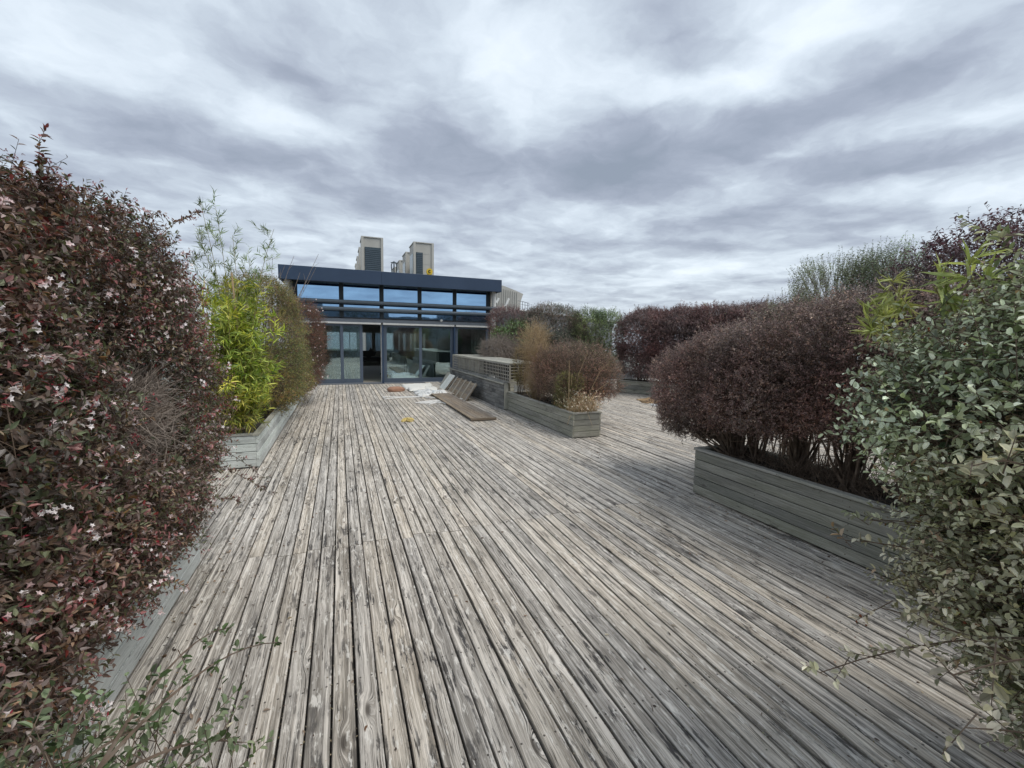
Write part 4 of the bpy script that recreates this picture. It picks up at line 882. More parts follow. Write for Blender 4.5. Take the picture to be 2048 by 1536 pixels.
# ------------------------------------------------------------ plants
def shrub(name, label, loc, blobs, n, tl, per, ll, lw, shape, palette, seed, cat='shrub', group=None, mat='leaf', simple=False, shell=(.72, 1.0), bump=.13, up=.35,
          spread=.55, zmin=None, stems=40, stem_r=(.012, .003), twig_r=.0014, twig_every=1, root_r=(.25, .4), bark='bark', inner=0, tipcol=None, f=3.0, face_up=.6, hang=0.0, out=.85, pw=.85, shoots=0, flat=1.0,
          dead=0, holes=(), sprigs=(), stem_shell=.8, inner_pal=None, roots=None):
    rng = np.random.default_rng(seed); o = empty(name, loc, label, cat, group); loc = np.array(loc, float)
    P_, D, Ln = twigs(blobs, n, tl, rng, shell, bump, up, spread, zmin, f, hang, holes, pw)
    if flat != 1.0: D = nrm(D * np.array([1, 1, flat]))
    if shoots:
        si = rng.choice(len(P_), shoots); sd = nrm(D[si] + rng.normal(size=(shoots, 3)) * .35 + np.array([0, 0, .45])); sl = tl * rng.uniform(.9, 1.8, shoots); kk = 4
        for j in range(kk): P_ = np.concatenate([P_, P_[si] + sd * (sl * (j + .5) / kk)[:, None]]); D = np.concatenate([D, nrm(sd + rng.normal(size=sd.shape) * .3)]); Ln = np.concatenate([Ln, sl / kk * 1.3])
    for (a, b_, k, l2) in sprigs:         # long single shoots
        a = np.array(a, float); b_ = np.array(b_, float); t = np.linspace(0, 1, k)[:, None]; arc = np.array([0, 0, 1]) * .10 * np.linalg.norm(b_ - a) * (4 * t * (1 - t))
        pts = a + (b_ - a) * t + arc; P_ = np.concatenate([P_, pts]); dd = nrm(np.repeat((b_ - a)[None], k, 0)); D = np.concatenate([D, nrm(dd * .9 + rng.normal(size=(k, 3)) * .45)]); Ln = np.concatenate([Ln, np.full(k, l2)])
    parts = [leaves(P_, D, Ln, per, ll, lw, shape, palette, rng, simple=simple, tipcol=tipcol, face_up=face_up, out=out)]
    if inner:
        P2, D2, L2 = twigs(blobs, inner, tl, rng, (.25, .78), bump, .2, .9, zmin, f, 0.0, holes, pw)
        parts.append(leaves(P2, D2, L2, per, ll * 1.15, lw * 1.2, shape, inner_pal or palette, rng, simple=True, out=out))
    V, Q, T, Cc = merge(parts)
    raw('foliage', V, Q, T, M[mat], o, Cc)
    st = []
    if stems:
        bl = np.array([b[:6] for b in blobs]); k = rng.integers(0, len(bl), stems)
        d = nrm(rng.normal(size=(stems, 3)) + np.array([0, 0, .4])); tips = bl[k, :3] + d * bl[k, 3:] * stem_shell * (.6 + .4 * rng.random((stems, 1)))
        if roots is None:
            rt = np.stack([loc[0] + rng.uniform(-1, 1, stems) * root_r[0] * .5, loc[1] + rng.uniform(-1, 1, stems) * root_r[1] * .5, np.full(stems, loc[2] - .08)], 1)
            rt[:, 1] = rt[:, 1] * .4 + .6 * np.clip(tips[:, 1], loc[1] - root_r[1], loc[1] + root_r[1])
        else:
            R0 = np.array(roots, float); j = np.argmin(((tips[:, None, :2] - R0[None, :, :2]) ** 2).sum(-1), 1); rt = R0[j] + rng.normal(size=(stems, 3)) * np.array([.035, .035, 0])
        v, q = curve_sticks(rt, tips, rng, stem_r[0], stem_r[1]); st.append((v, q, None, None))
        # side limbs
        d2 = nrm(rng.normal(size=(stems * 3, 3)) + np.array([0, 0, .5])); s0 = np.repeat(rt * .45 + tips * .55, 3, 0); v, q = curve_sticks(s0, s0 + d2 * np.repeat(bl[k, 3:], 3, 0) * .5, rng, stem_r[1] * 1.6, stem_r[1] * .6, 3); st.append((v, q, None, None))
    if twig_r:
        sl = slice(None, None, twig_every); v, q = sticks((P_ - D * Ln[:, None] * .5)[sl], (P_ + D * Ln[:, None] * .95)[sl], np.full(len(P_[sl]), twig_r), np.full(len(P_[sl]), twig_r * .5)); st.append((v, q, None, None))
    if dead:
        P3, D3, L3 = twigs(blobs, dead, tl * 2.0, rng, (.45, .99), bump, .1, 1.1, zmin, f); v, q = sticks(P3 - D3 * L3[:, None] * .5, P3 + D3 * L3[:, None] * .5, np.full(dead, stem_r[1] * .8), np.full(dead, stem_r[1] * .3)); st.append((v, q, None, None))
    for (a, b_, k, l2) in sprigs:
        a = np.array(a, float); b_ = np.array(b_, float); t = np.linspace(0, 1, 9)[:, None]; pts = a + (b_ - a) * t + np.array([0, 0, 1]) * .10 * np.linalg.norm(b_ - a) * (4 * t * (1 - t)); v, q = sticks(pts[:-1], pts[1:], np.linspace(.004, .0018, 8), np.linspace(.0038, .0014, 8)); st.append((v, q, None, None))
    if st:
        V, Q, T, _ = merge(st); raw('branches', V, Q, T, M[bark], o)
    return o, (P_, D, Ln)

def blossom(o, tw, n_clusters, rng, size=.016, mat='petal', buds=True, per=(2, 6), pink=.3):
    """trumpet flowers with five lobes and pink buds in small clusters at twig ends"""
    P_, D, Ln = tw; idx = rng.choice(len(P_), n_clusters, replace=False); V = []; Q = []; T = []; Cc = []; k = 0
    th = np.arange(5) * 2 * PI / 5
    for i in idx:
        tip = P_[i] + D[i] * Ln[i]
        for _ in range(rng.integers(*per)):
            d = nrm(D[i] + rng.normal(size=3) * .55 + np.array([0, 0, -.1])); u = nrm(np.cross(d, rng.normal(size=3))); v = np.cross(d, u); s = size * (.8 + .5 * rng.random()); p0 = tip + rng.normal(size=3) * .012
            bud = rng.random() < .35
            colw = np.array((.82, .76, .76)) if rng.random() > pink else np.array((.75, .55, .55)); colb = np.array((.62, .42, .28)) if rng.random() < .5 else np.array((.38, .05, .08))
            ring = lambda h, r, a0=0: [p0 + d * h * s + (u * math.cos(a + a0) + v * math.sin(a + a0)) * r * s for a in th]
            if bud:
                v_ = [p0] + ring(.7, .16) + [p0 + d * 1.15 * s]; V += v_; Cc += [colb] * 7
                for a in range(5): T.append([k, k + 1 + (a + 1) % 5, k + 1 + a]); T.append([k + 6, k + 1 + a, k + 1 + (a + 1) % 5])
                k += 7
            else:
                v_ = [p0] + ring(.8, .20) + ring(1.05, .75) + ring(1.0, .42, PI / 5); V += v_; Cc += [colb * .5 + colw * .5] + [colw] * 15
                for a in range(5):
                    b_ = (a + 1) % 5; T.append([k, k + 1 + b_, k + 1 + a]); Q.append([k + 1 + a, k + 1 + b_, k + 11 + a, k + 6 + a]); T.append([k + 1 + b_, k + 6 + b_, k + 11 + a])
                k += 16
    raw('blossom', V, Q, T, M['petal'], o, np.array(Cc))
def calyx(o, tw, n, rng, name='seed_stars'):
    """red star-shaped calyces left after flowering"""
    P_, D, Ln = tw; idx = rng.choice(len(P_), n, replace=False); tips = (P_ + D * Ln[:, None])[idx]; DD = D[idx]
    reps = 7; P2 = np.repeat(tips, reps, 0) + rng.normal(size=(n * reps, 3)) * .014; D2 = nrm(np.repeat(DD, reps, 0) + rng.normal(size=(n * reps, 3)) * .9)
    V, Q, T, Cc = leaves(P2, D2, np.full(len(P2), .004), 4, .012, .0045, 'ovate', [(.34, .035, .06, 3), (.26, .05, .05, 2), (.42, .12, .11, 1)], rng, simple=True, out=.9)
    raw(name, V, Q, T, M['leafmatt'], o, Cc)

BRONZE = [(.165, .095, .070, 4), (.115, .080, .058, 4), (.21, .125, .055, 2), (.125, .145, .060, 4.5), (.27, .21, .19, 2.2), (.24, .06, .05, .6)]
HOLE = AX(290, 835, -.93)
GREENB = [(.050, .070, .030, 3), (.075, .060, .030, 2), (.085, .040, .030, 1.5), (.04, .05, .03, 2)]
GA = 'dark red flowering shrubs along the left side'
rngf = np.random.default_rng(5)
# nearest, left image edge
bl1 = [(-1.50, 1.45, 1.32, .66, 1.0, .78), (-1.35, 1.45, .80, .46, .95, .46), (-1.38, 1.85, 1.86, .44, .60, .36), (-1.35, 2.0, 1.3, .52, .6, .7), (-1.14, 2.30, 2.10, .12, .17, .19, 1.5), (-1.12, 1.6, .58, .27, .95, .24, 1.3)]
o, tw = shrub('flowering_shrub', 'big dark red shrub with white trumpet flowers nearest the camera at the left edge', (-1.32, 1.4, .40), bl1, 10500, .13, 8, .034, .0150, 'ovate', BRONZE, 21, group=GA,
              zmin=.36, inner=3000, tipcol=(.30, .07, .06, .14), dead=1300, stems=60, root_r=(.3, .9), bump=.16, shell=(.70, 1.0), spread=.8, shoots=260, holes=[(*HOLE, .24, .34, .27)],
              sprigs=[((-1.3, 1.95, 2.0), (-1.18, 2.15, 2.36), 12, .07), ((-1.3, 1.7, 1.9), (-1.15, 2.0, 2.28), 8, .06), ((-1.2, 2.3, 2.0), (-1.10, 2.62, 2.33), 8, .06), ((-1.1, 1.7, .7), (-.80, 1.75, .48), 10, .06)])
blossom(o, tw, 620, rngf, .0135, per=(4, 10)); calyx(o, tw, 200, rngf)
bl2 = [(-1.45, 3.15, 1.5, .62, .80, .82), (-1.30, 3.0, .80, .46, .85, .46), (-1.22, 3.75, 1.25, .38, .42, .74), (-1.35, 3.0, 1.96, .48, .62, .40), (-1.30, 3.75, 1.84, .34, .42, .34, .6), (-1.2, 2.7, 1.1, .42, .5, .5), (-1.10, 2.8, .58, .24, .80, .22, 1.3)]
o, tw = shrub('flowering_shrub', 'dark red flowering shrub before the yellow bamboo, one long shoot against the sky', (-1.32, 3.0, .40), bl2, 11500, .12, 8, .029, .013, 'ovate', BRONZE, 22, group=GA,
              zmin=.36, inner=3000, tipcol=(.34, .07, .07, .22), dead=1300, stems=60, root_r=(.3, .65), bump=.14, spread=.75, shoots=260, holes=[(*HOLE, .24, .34, .27)],
              sprigs=[((-1.25, 3.55, 2.05), AD(393, 428, 4.35), 22, .045), ((-1.1, 3.4, 2.0), AD(283, 430, 3.6), 10, .06), ((-1.1, 3.2, 2.0), AD(235, 432, 3.4), 10, .06), ((-1.15, 3.9, .75), AD(540, 988, 4.15), 18, .05), ((-1.1, 3.9, .9), AD(525, 955, 4.3), 14, .05), ((-1.0, 3.6, .5), AD(470, 1000, 3.9), 12, .05)])
blossom(o, tw, 800, rngf, .0135, per=(3, 8)); calyx(o, tw, 340, rngf)
# grey dead shrub showing between them
rng = np.random.default_rng(31); dsh = empty('dead_shrub', (HOLE[0] - .08, HOLE[1], .4), 'leafless grey twiggy shrub tangled among the dark red shrubs', 'shrub')
bls = [(HOLE[0] - .10, HOLE[1], HOLE[2], .20, .32, .27)]; P3, D3, L3 = twigs(bls, 1500, .16, rng, (.3, 1.04), .1, .3, .6); parts = [(*sticks(P3 - D3 * L3[:, None] * .5, P3 + D3 * L3[:, None] * .5, np.full(1500, .0022), np.full(1500, .0010)), None, None)]
tips = P3[:90]; v, q = curve_sticks(np.array([[HOLE[0] - .08, HOLE[1], .55]]) + rng.normal(size=(90, 3)) * np.array([.04, .05, 0]), tips, rng, .008, .002); parts.append((v, q, None, None)); V, Q, T, _ = merge(parts); raw('branches', V, Q, T, M['barkgrey'], dsh)

# yellow bamboo at the near end of the second planter
YB_ = [(.42, .45, .04, 4), (.30, .38, .035, 3), (.54, .52, .08, 2), (.19, .27, .035, 2), (.12, .18, .04, 1)]
def bamboo(name, label, loc, culms, pal, seed, per=7, ll=.11, lw=.014, side=9, sl=.20, cat='bamboo', group=None, droop=.35, frm=.12, leafmat_='bamboo', simple=False, cr=(.006, .0022)):
    rng = np.random.default_rng(seed); o = empty(name, loc, label, cat, group); mb = MB(); Bp, Bd, Bl = [], [], []
    for (a, b_, bend, dens) in culms:
        a = np.array(a, float); b_ = np.array(b_, float); bend = np.array(bend, float); t = np.linspace(0, 1, 14)
        pts = [a * (1 - u) ** 2 + 2 * u * (1 - u) * ((a + b_) / 2 + bend) + b_ * u * u for u in t]
        mb.tube(pts, list(np.linspace(cr[0], cr[1], 14)), 6)
        m = int(side * dens)
        for j in range(m):
            u = frm + (1 - frm) * (j + rng.random()) / m; p = a * (1 - u) ** 2 + 2 * u * (1 - u) * ((a + b_) / 2 + bend) + b_ * u * u; d = nrm(b_ - a)
            dd = nrm(d * .75 + rng.normal(size=3) * .75); L_ = sl * (1.15 - .6 * u) * (.6 + .8 * rng.random()); Bp.append(p); Bd.append(dd); Bl.append(L_)
            for _ in range(2): Bp.append(p + dd * L_ * rng.random()); Bd.append(nrm(dd + rng.normal(size=3) * .5 - np.array([0, 0, droop * .5]))); Bl.append(L_ * .6)
    Bp, Bd, Bl = np.array(Bp), np.array(Bd), np.array(Bl)
    v, q = sticks(Bp, Bp + Bd * Bl[:, None], np.full(len(Bp), .0015), np.full(len(Bp), .0007)); mb.add(v, q)
    mb.build('canes', M['cane'], o)
    V, Q, T, Cc = leaves(Bp, nrm(Bd - np.array([0, 0, droop * .4])), Bl, per, ll, lw, 'blade', pal, rng, face_up=.5, out=.55, fold=.15, simple=simple, jitter=.6)
    raw('foliage', V, Q, T, M[leafmat_], o, Cc); return o
rng = np.random.default_rng(9); culms = []
for i in range(84):
    bx, by = -1.30 + rng.normal() * .10, 6.55 + rng.normal() * .12; h = rng.uniform(.55, 1.95) if i > 8 else rng.uniform(1.6, 2.0); ang = rng.uniform(0, 2 * PI); r = rng.uniform(.05, .42) + (.12 if h < 1.2 else 0)
    tip = np.array([bx + .06 + r * math.cos(ang), by - .08 + r * math.sin(ang), .45 + h]); culms.append(((bx, by, .40), tip, (0, 0, .10), 1.0))
bamboo('bamboo', 'bright yellow green leafy bamboo at the near end of the second planter', (-1.30, 6.55, .40), culms, YB_, 41, per=6, ll=.115, lw=.015, side=9, sl=.20)
GB = [(.20, .27, .09, 3), (.14, .21, .07, 3), (.26, .32, .13, 2)]
r_ = np.array((-1.38, 6.9, .42))
bamboo('bamboo', 'tall thin feathery bamboo shoots rising above the yellow bamboo', tuple(r_), [(r_, AY(400, 405, 6.9), (.12, 0, .2), 1.6), (r_, AY(432, 420, 7.0), (.1, 0, .15), 1.2), (r_ + (.1, .1, 0), AY(395, 470, 7.0), (.15, 0, .25), 1.1), (r_ + (.05, 0, 0), AY(385, 520, 7.0), (.2, 0, .35), .9), (r_ + (.05, 0, 0), AY(380, 560, 7.0), (.2, 0, .4), .8), (r_ + (.12, 0, 0), AY(465, 470, 7.0), (.05, 0, 0), .9), (r_ + (.2, .1, 0), AY(548, 458, 7.0), (-.25, 0, .1), 1.7), (r_ + (.2, .1, 0), AY(500, 520, 7.0), (-.05, 0, .1), 1.0)], GB, 42, per=5, ll=.10, lw=.010, side=13, sl=.26, droop=-.5, frm=.45)
mb = MB(); a = AY(478, 690, 6.45); b_ = AY(463, 545, 6.45); mb.tube([(a[0] + .02, 6.5, .42), a, b_], .012, 6); o = mb.build('garden_cane', M['dryst'], None, offset=a); o.location = tuple(a); tag(o, 'bare pale cane stuck upright in the yellow bamboo', 'cane')

# olive-brown and red shrubs further along the left planter
OLIVE = [(.26, .23, .07, 4), (.20, .19, .06, 3), (.32, .24, .09, 2), (.24, .13, .07, 1.2), (.16, .19, .06, 3)]
GL = 'shrubs along the second left planter'
shrub('small_leaved_shrub', 'olive brown fine leaved shrub behind the yellow bamboo', (-1.28, 9.0, .42), [(-1.22, 9.0, 1.50, .60, 1.5, 1.05), (-1.2, 8.4, 1.0, .50, .9, .6), (-1.1, 10.0, 1.0, .50, .9, .65), (-1.35, 8.6, 2.2, .5, .8, .45)], 7500, .16, 7, .040, .016, 'ovate', OLIVE, 51, group=GL, simple=True, mat='leafmatt', dead=500, stems=50, root_r=(.3, 1.2), zmin=.35, twig_every=2, stem_r=(.01, .003))
rng = np.random.default_rng(77)
o, tw = shrub('flowering_shrub', 'rusty red shrub with tiny pale flowers on the left, up against the pavilion', (-1.22, 12.1, .42), [(-1.02, 12.2, 1.50, .66, 1.15, 1.00), (-1.05, 12.0, .9, .55, 1.1, .6), (-.9, 11.6, 1.9, .45, .6, .5)], 5200, .16, 7, .034, .015, 'ovate', [(.20, .085, .06, 4), (.15, .075, .05, 3), (.18, .13, .07, 1.5), (.10, .08, .05, 2)], 52, group=GL, simple=True, mat='leafmatt', dead=300, stems=40, root_r=(.3, 1.0), zmin=.3, twig_every=2, stem_r=(.01, .003))
blossom(o, tw, 170, rng, .030, per=(1, 3))
# bare shoots against the sky
bs = empty('bare_shrub', (-1.3, 10.6, .42), 'leafless grey shoots rising in front of the pavilion roof edge', 'shrub'); rng = np.random.default_rng(3); mb = MB()
for (x, y) in ((637, 508), (588, 512), (632, 535), (560, 545), (545, 515), (570, 530), (600, 545), (580, 560), (615, 560), (552, 560), (525, 535), (540, 560)):
    tip = AY(x, y, 9.8); rt = np.array((-1.25 + rng.normal() * .08, 9.9 + rng.normal() * .1, 1.5)); mid = (tip + rt) / 2 + np.array((rng.normal() * .06 - .05, 0, .06))
    pts = [rt * (1 - u) ** 2 + 2 * u * (1 - u) * mid + tip * u * u for u in np.linspace(0, 1, 7)]; mb.tube(pts, list(np.linspace(.007, .003, 7)), 4)
    for j in (3, 4, 5):
        d = nrm(tip - rt + rng.normal(size=3) * .5); mb.tube([pts[j], pts[j] + d * .16 + np.array([0, 0, .02])], [.0035, .0015], 4)
mb.build('branches', M['barkgrey'], bs)

# ---------------- middle planter
TAN = [(.34, .25, .15, 3), (.25, .19, .12, 3), (.38, .32, .14, 1.5)]
o, tw = shrub('dead_shrub', 'tall dried tan shrub behind the round brown shrub in the middle planter', (4.05, 8.75, .42), [(4.0, 8.75, 1.62, .26, .32, .42), (3.98, 8.75, 1.0, .18, .26, .5), (4.1, 8.7, .75, .2, .3, .3)], 1300, .20, 4, .024, .007, 'ovate', TAN, 61, simple=True, mat='leafmatt', bark='dryst', dead=900, stems=36, root_r=(.1, .12), twig_r=.002, stem_r=(.014, .003), up=.7)
mb = MB(); mb.tube([(4.02, 8.55, .4), (4.01, 8.56, 1.0), (4.02, 8.6, 1.45)], [.028, .024, .015], 7); mb.build('trunk', M['bark'], o)
YG_ = [(.34, .27, .06, 3), (.24, .20, .06, 2), (.40, .34, .10, 1)]
shrub('conifer', 'narrow yellow ochre shrub left of the dried tan shrub', (3.86, 9.2, .42), [(3.86, 9.2, 1.05, .15, .2, .45)], 700, .12, 6, .022, .007, 'ovate', YG_, 62, simple=True, mat='leafmatt', stems=14, root_r=(.05, .05), up=.9, stem_r=(.008, .002))
ROUND = [(.34, .20, .155, 4), (.27, .165, .135, 3), (.24, .21, .12, 2.4), (.42, .28, .18, 2)]
shrub('round_shrub', 'clipped round red brown shrub at the near end of the middle planter', (4.10, 7.6, .42), [(4.38, 7.6, 1.10, .68, .70, .54), (4.60, 7.35, .98, .55, .55, .44), (4.15, 7.9, .95, .5, .6, .5), (4.35, 7.4, .78, .55, .5, .3)], 6200, .12, 7, .021, .010, 'ovate', ROUND, 63, simple=True, mat='leafmatt', stems=70, root_r=(.25, .7), dead=2200, shoots=400, zmin=.50, bump=.14, stem_r=(.010, .003), bark='bark', shell=(.66, 1.0), inner=500)
shrub('conifer', 'small yellow green bush growing in front of the round brown shrub', (3.90, 7.25, .42), [(3.84, 7.05, .88, .14, .17, .24), (3.84, 7.1, .62, .13, .2, .18), (3.98, 6.85, .95, .10, .12, .14)], 800, .09, 8, .020, .006, 'ovate', [(.22, .25, .05, 3), (.15, .18, .05, 3), (.30, .30, .07, 1)], 64, simple=True, mat='leafmatt', stems=18, root_r=(.06, .08), up=.8, stem_r=(.006, .002))
# dry grass
rng = np.random.default_rng(65); dg = empty('dry_grass', (4.05, 6.75, .42), 'straw coloured dry grass and stalks spilling over the near corner of the middle planter', 'grass'); n = 900
rt = np.stack([rng.uniform(3.80, 4.25, n), rng.uniform(6.55, 7.15, n), np.full(n, .40)], 1); ang = rng.uniform(0, 2 * PI, n); le = rng.uniform(.12, .46, n)
tp = rt + np.stack([np.cos(ang) * le * .55, np.sin(ang) * le * .6 - .03, le * rng.uniform(.3, 1.0, n)], 1); hang = rng.random(n) < .0; tp[hang, 2] = .42 - le[hang] * .45; tp[hang, 1] = 6.50 - rng.random(hang.sum()) * .16; rt[hang, 1] = 6.58
v, q = curve_sticks(rt, tp, rng, .0028, .0009, 4, .10, .9); raw('stalks', v, q, None, M['dryst'], dg)
V, Q, T, Cc = leaves(tp, nrm(tp - rt), np.full(n, .03), 2, .045, .010, 'blade', [(.50, .40, .24, 3), (.66, .60, .46, 2), (.40, .20, .09, 2), (.24, .24, .10, 1)], rng, out=.5); raw('blades', V, Q, T, M['leafmatt'], dg, Cc)
mb = MB()
for (pts, r) in (([(4.22, 6.9, .45), (4.34, 6.7, .82), (4.44, 6.5, .98)], .008), ([(4.22, 6.9, .6), (4.40, 6.75, 1.15), (4.52, 6.6, 1.34)], .006), ([(4.0, 7.0, .45), (3.99, 6.8, 1.1), (4.10, 6.7, 1.5)], .005), ([(3.86, 6.9, .45), (3.80, 6.8, .9), (3.76, 6.75, 1.35)], .009), ([(3.85, 6.8, .9), (3.80, 6.7, 1.12)], .006), ([(4.05, 6.6, .46), (4.0, 6.42, .40), (4.06, 6.38, .22)], .004), ([(3.8, 6.6, .46), (3.66, 6.5, .38), (3.60, 6.46, .25)], .004)):
    mb.tube(pts, [r, r * .8, r * .4][:len(pts)], 5)
mb.build('bare_stems', M['dryst'], dg)

# ---------------- shrubs behind the trellis box
GR_ = 'mixed shrubs behind the trellis box'
def bc(x, y, Y): return AY(x, y, Y)
PURP = [(.18, .11, .108, 4), (.22, .125, .122, 3), (.145, .11, .10, 2), (.30, .185, .155, 1.5)]
c = bc(1018, 648, 14.6); shrub('purple_shrub', 'dark purple shrub beside the right column of the pavilion', (c[0], 14.6, .42), [(c[0], 14.6, c[2] - .05, .68, .6, .62), (c[0], 14.6, 1.4, .5, .5, .7)], 3200, .2, 7, .05, .022, 'ovate', PURP, 71, group=GR_, simple=True, stems=24, stem_r=(.012, .004), twig_every=2)
c = bc(1030, 672, 13.7); shrub('green_shrub', 'fresh green shrub in front of the dark purple shrub by the pavilion', (c[0], 13.7, .42), [(c[0] + .05, 13.7, c[2], .42, .4, .42), (c[0] - .5, 13.8, c[2] - .05, .22, .3, .26), (c[0], 13.7, 1.1, .3, .35, .5)], 900, .2, 7, .075, .022, 'blade', [(.11, .20, .04, 3), (.16, .26, .06, 2), (.06, .12, .03, 2)], 72, group=GR_, stems=16, stem_r=(.01, .004))
c = bc(1000, 705, 13.2); P3 = None
o, tw = shrub('dead_shrub', 'grey leafless twiggy shrub over the top of the trellis box', (c[0] + .2, 13.4, .42), [(c[0] + .15, 13.4, 1.35, .75, .5, .48), (c[0] + .9, 13.3, 1.2, .5, .4, .4)], 300, .2, 3, .03, .012, 'ovate', [(.16, .12, .10, 1), (.22, .17, .15, 1)], 73, group=GR_, simple=True, mat='leafmatt', bark='barkgrey', dead=2600, stems=60, twig_r=.003, stem_r=(.012, .005))
c = bc(1100, 655, 14.2); shrub('dark_shrub', 'dark grey green shrub behind the tall dried tan shrub', (c[0], 14.2, .42), [(c[0], 14.2, 2.1, 1.2, .7, .78), (c[0] + .6, 14.0, 1.5, .9, .6, .8), (c[0] - .9, 14.1, 1.4, .7, .6, .8), (c[0], 14.2, 1.1, 1.1, .6, .6)], 9500, .2, 7, .06, .026, 'ovate', [(.17, .17, .13, 3), (.25, .20, .17, 3), (.28, .20, .17, 2), (.15, .17, .12, 3)], 74, group=GR_, simple=True, stems=50, dead=500, twig_every=2, stem_r=(.012, .004), up=.6, root_r=(.5, .3))
c = bc(1185, 665, 13.4); shrub('green_shrub', 'light yellow green shrub between the dark shrub and the long purple hedge', (c[0], 13.4, .42), [(c[0] - .15, 13.4, 1.95, .60, .5, .75), (c[0] + .45, 13.2, 1.8, .6, .5, .95), (c[0] + .1, 13.4, .9, .6, .5, .5)], 3600, .22, 7, .06, .028, 'oval', [(.20, .26, .10, 3), (.27, .32, .13, 2), (.12, .16, .07, 2)], 75, group=GR_, simple=True, stems=30, twig_every=2, stem_r=(.01, .004), up=.7, bump=.25)

# ---------------- far hedge along the oblique planter
GH = 'shrubs forming the long far hedge'
dv = np.array([.485, -.875]); 
for i in range(5):
    s = .75 + i * 1.05; cx, cy = 9.0 + dv[0] * s + .35 * 0, 12.45 + dv[1] * s
    lab = ['first', 'second', 'third', 'fourth', 'fifth'][i]
    shrub('hedge_shrub', f'dark purple hedge shrub, {lab} from the left in the far hedge', (cx, cy, .40), [(cx, cy, 1.80, .85, .95, .95), (cx - .05, cy, 1.15, .72, .85, .62), (cx + .1, cy - .1, 2.15, .7, .85, .60)], 7000, .17, 7, .045, .023, 'ovate', PURP, 80 + i, group=GH, simple=True, stems=24, twig_every=3, stem_r=(.012, .004), zmin=.55, bump=.10, shoots=300, inner=900, root_r=(.3, .3))
# second hedge line closing the terrace on the right
for i in range(3):
    cx, cy = 11.2 + i * .9, 6.9 - i * 2.0
    shrub('hedge_shrub', f'dark purple hedge shrub rising behind the near purple hedge, {["left", "middle", "right"][i]} of three', (cx, cy, .0), [(cx, cy, 1.5, 1.1, 1.35, 1.35)], 5000, .22, 7, .05, .026, 'ovate', PURP, 90 + i, group='tall shrubs beyond the near purple hedge', simple=True, stems=16, twig_every=3, inner=500, bump=.12)
c = AX(1440, 628, 11.4); bamboo('bamboo', 'small yellow green bamboo tuft peeping over the far hedge', (c[0], c[1], .4), [((c[0], c[1], .4), (c[0] + rng.normal() * .35, c[1] + rng.normal() * .2, c[2] + .0 + .1 * rng.random()), (0, 0, .1), .7) for _ in range(8)], YB_, 95, per=6, ll=.15, lw=.022, side=8, sl=.3, simple=True, frm=.7)

# ---------------- near purple hedge on the right planter
GP = 'purple shrubs in the right planter'
PR2 = [(.26, .165, .150, 4), (.205, .145, .13, 4), (.34, .215, .16, 2), (.17, .13, .11, 2), (.42, .31, .24, 1.2)]
roots = [(4.0, 3.15, .45), (4.05, 2.75, .45), (4.0, 2.25, .45), (4.05, 1.85, .45), (4.0, 3.4, .45)]
shrub('purple_shrub', 'rounded purple brown shrub on bare stems at the near end of the right planter', (4.02, 3.3, .45), [(4.12, 3.85, 1.16, .60, .78, .50), (4.10, 3.45, 1.38, .62, .70, .50), (4.10, 4.10, .78, .42, .42, .22), (4.0, 3.1, 1.25, .58, .6, .45)], 12000, .10, 8, .025, .0125, 'ovate', PR2, 101, group=GP, simple=True, zmin=.50, inner=1500, dead=1300, shoots=350, stems=90, roots=roots[:2] + [roots[4]], stem_r=(.014, .004), bump=.11, shell=(.68, 1.0), twig_every=2)
shrub('purple_shrub', 'taller purple brown shrub in the right planter beside the grey green shrub', (4.02, 2.1, .45), [(4.10, 2.6, 1.55, .66, .72, .55), (4.15, 1.9, 1.6, .7, .8, .62), (4.05, 2.2, 1.25, .50, .9, .35)], 12000, .11, 8, .026, .013, 'ovate', PR2, 102, group=GP, simple=True, zmin=.74, inner=1500, dead=1500, shoots=350, stems=90, roots=roots[1:4], stem_r=(.014, .004), bump=.12, shell=(.68, 1.0), twig_every=2)
o = empty('dead_twigs', (4.0, 2.6, .47), 'low tangle of dry brown twigs at the foot of the purple shrubs', 'twigs'); rng = np.random.default_rng(8)
P3, D3, L3 = twigs([(4.0, 2.5, .50, .27, .95, .16)], 1500, .12, rng, (.1, 1), .1, .5, 1.0, .44); v, q = sticks(P3, P3 + D3 * L3[:, None], np.full(1500, .0025), np.full(1500, .001)); parts = [(v, q, None, None)]
V, Q, T, _ = merge(parts); raw('branches', V, Q, T, M['bark'], o)
# taller plants behind it
c = AX(1690, 560, 5.2)
shrub('grey_green_shrub', 'hazy grey green feathery shrub rising above the purple hedge', (5.2, c[1], .0), [(5.2, c[1], 1.75, .42, .50, .80), (5.15, c[1] + .55, 1.5, .3, .35, .65), (5.3, c[1] - .35, 1.95, .35, .35, .62)], 4800, .20, 9, .030, .014, 'oval', [(.27, .32, .19, 3), (.34, .39, .25, 2), (.18, .23, .13, 2)], 103, mat='leafmatt', simple=True, stems=40, up=1.6, spread=.35, stem_r=(.010, .003), bump=.25)
c = AX(1600, 600, 5.4); shrub('grey_green_shrub', 'thin wispy grey green shrub left of the feathery one, just above the hedge line', (5.4, c[1], .0), [(5.4, c[1], 1.75, .18, .38, .42)], 240, .22, 8, .026, .012, 'oval', [(.15, .19, .12, 3), (.20, .25, .16, 2)], 104, mat='leafmatt', simple=True, stems=16, up=1.8, spread=.3, bump=.3)
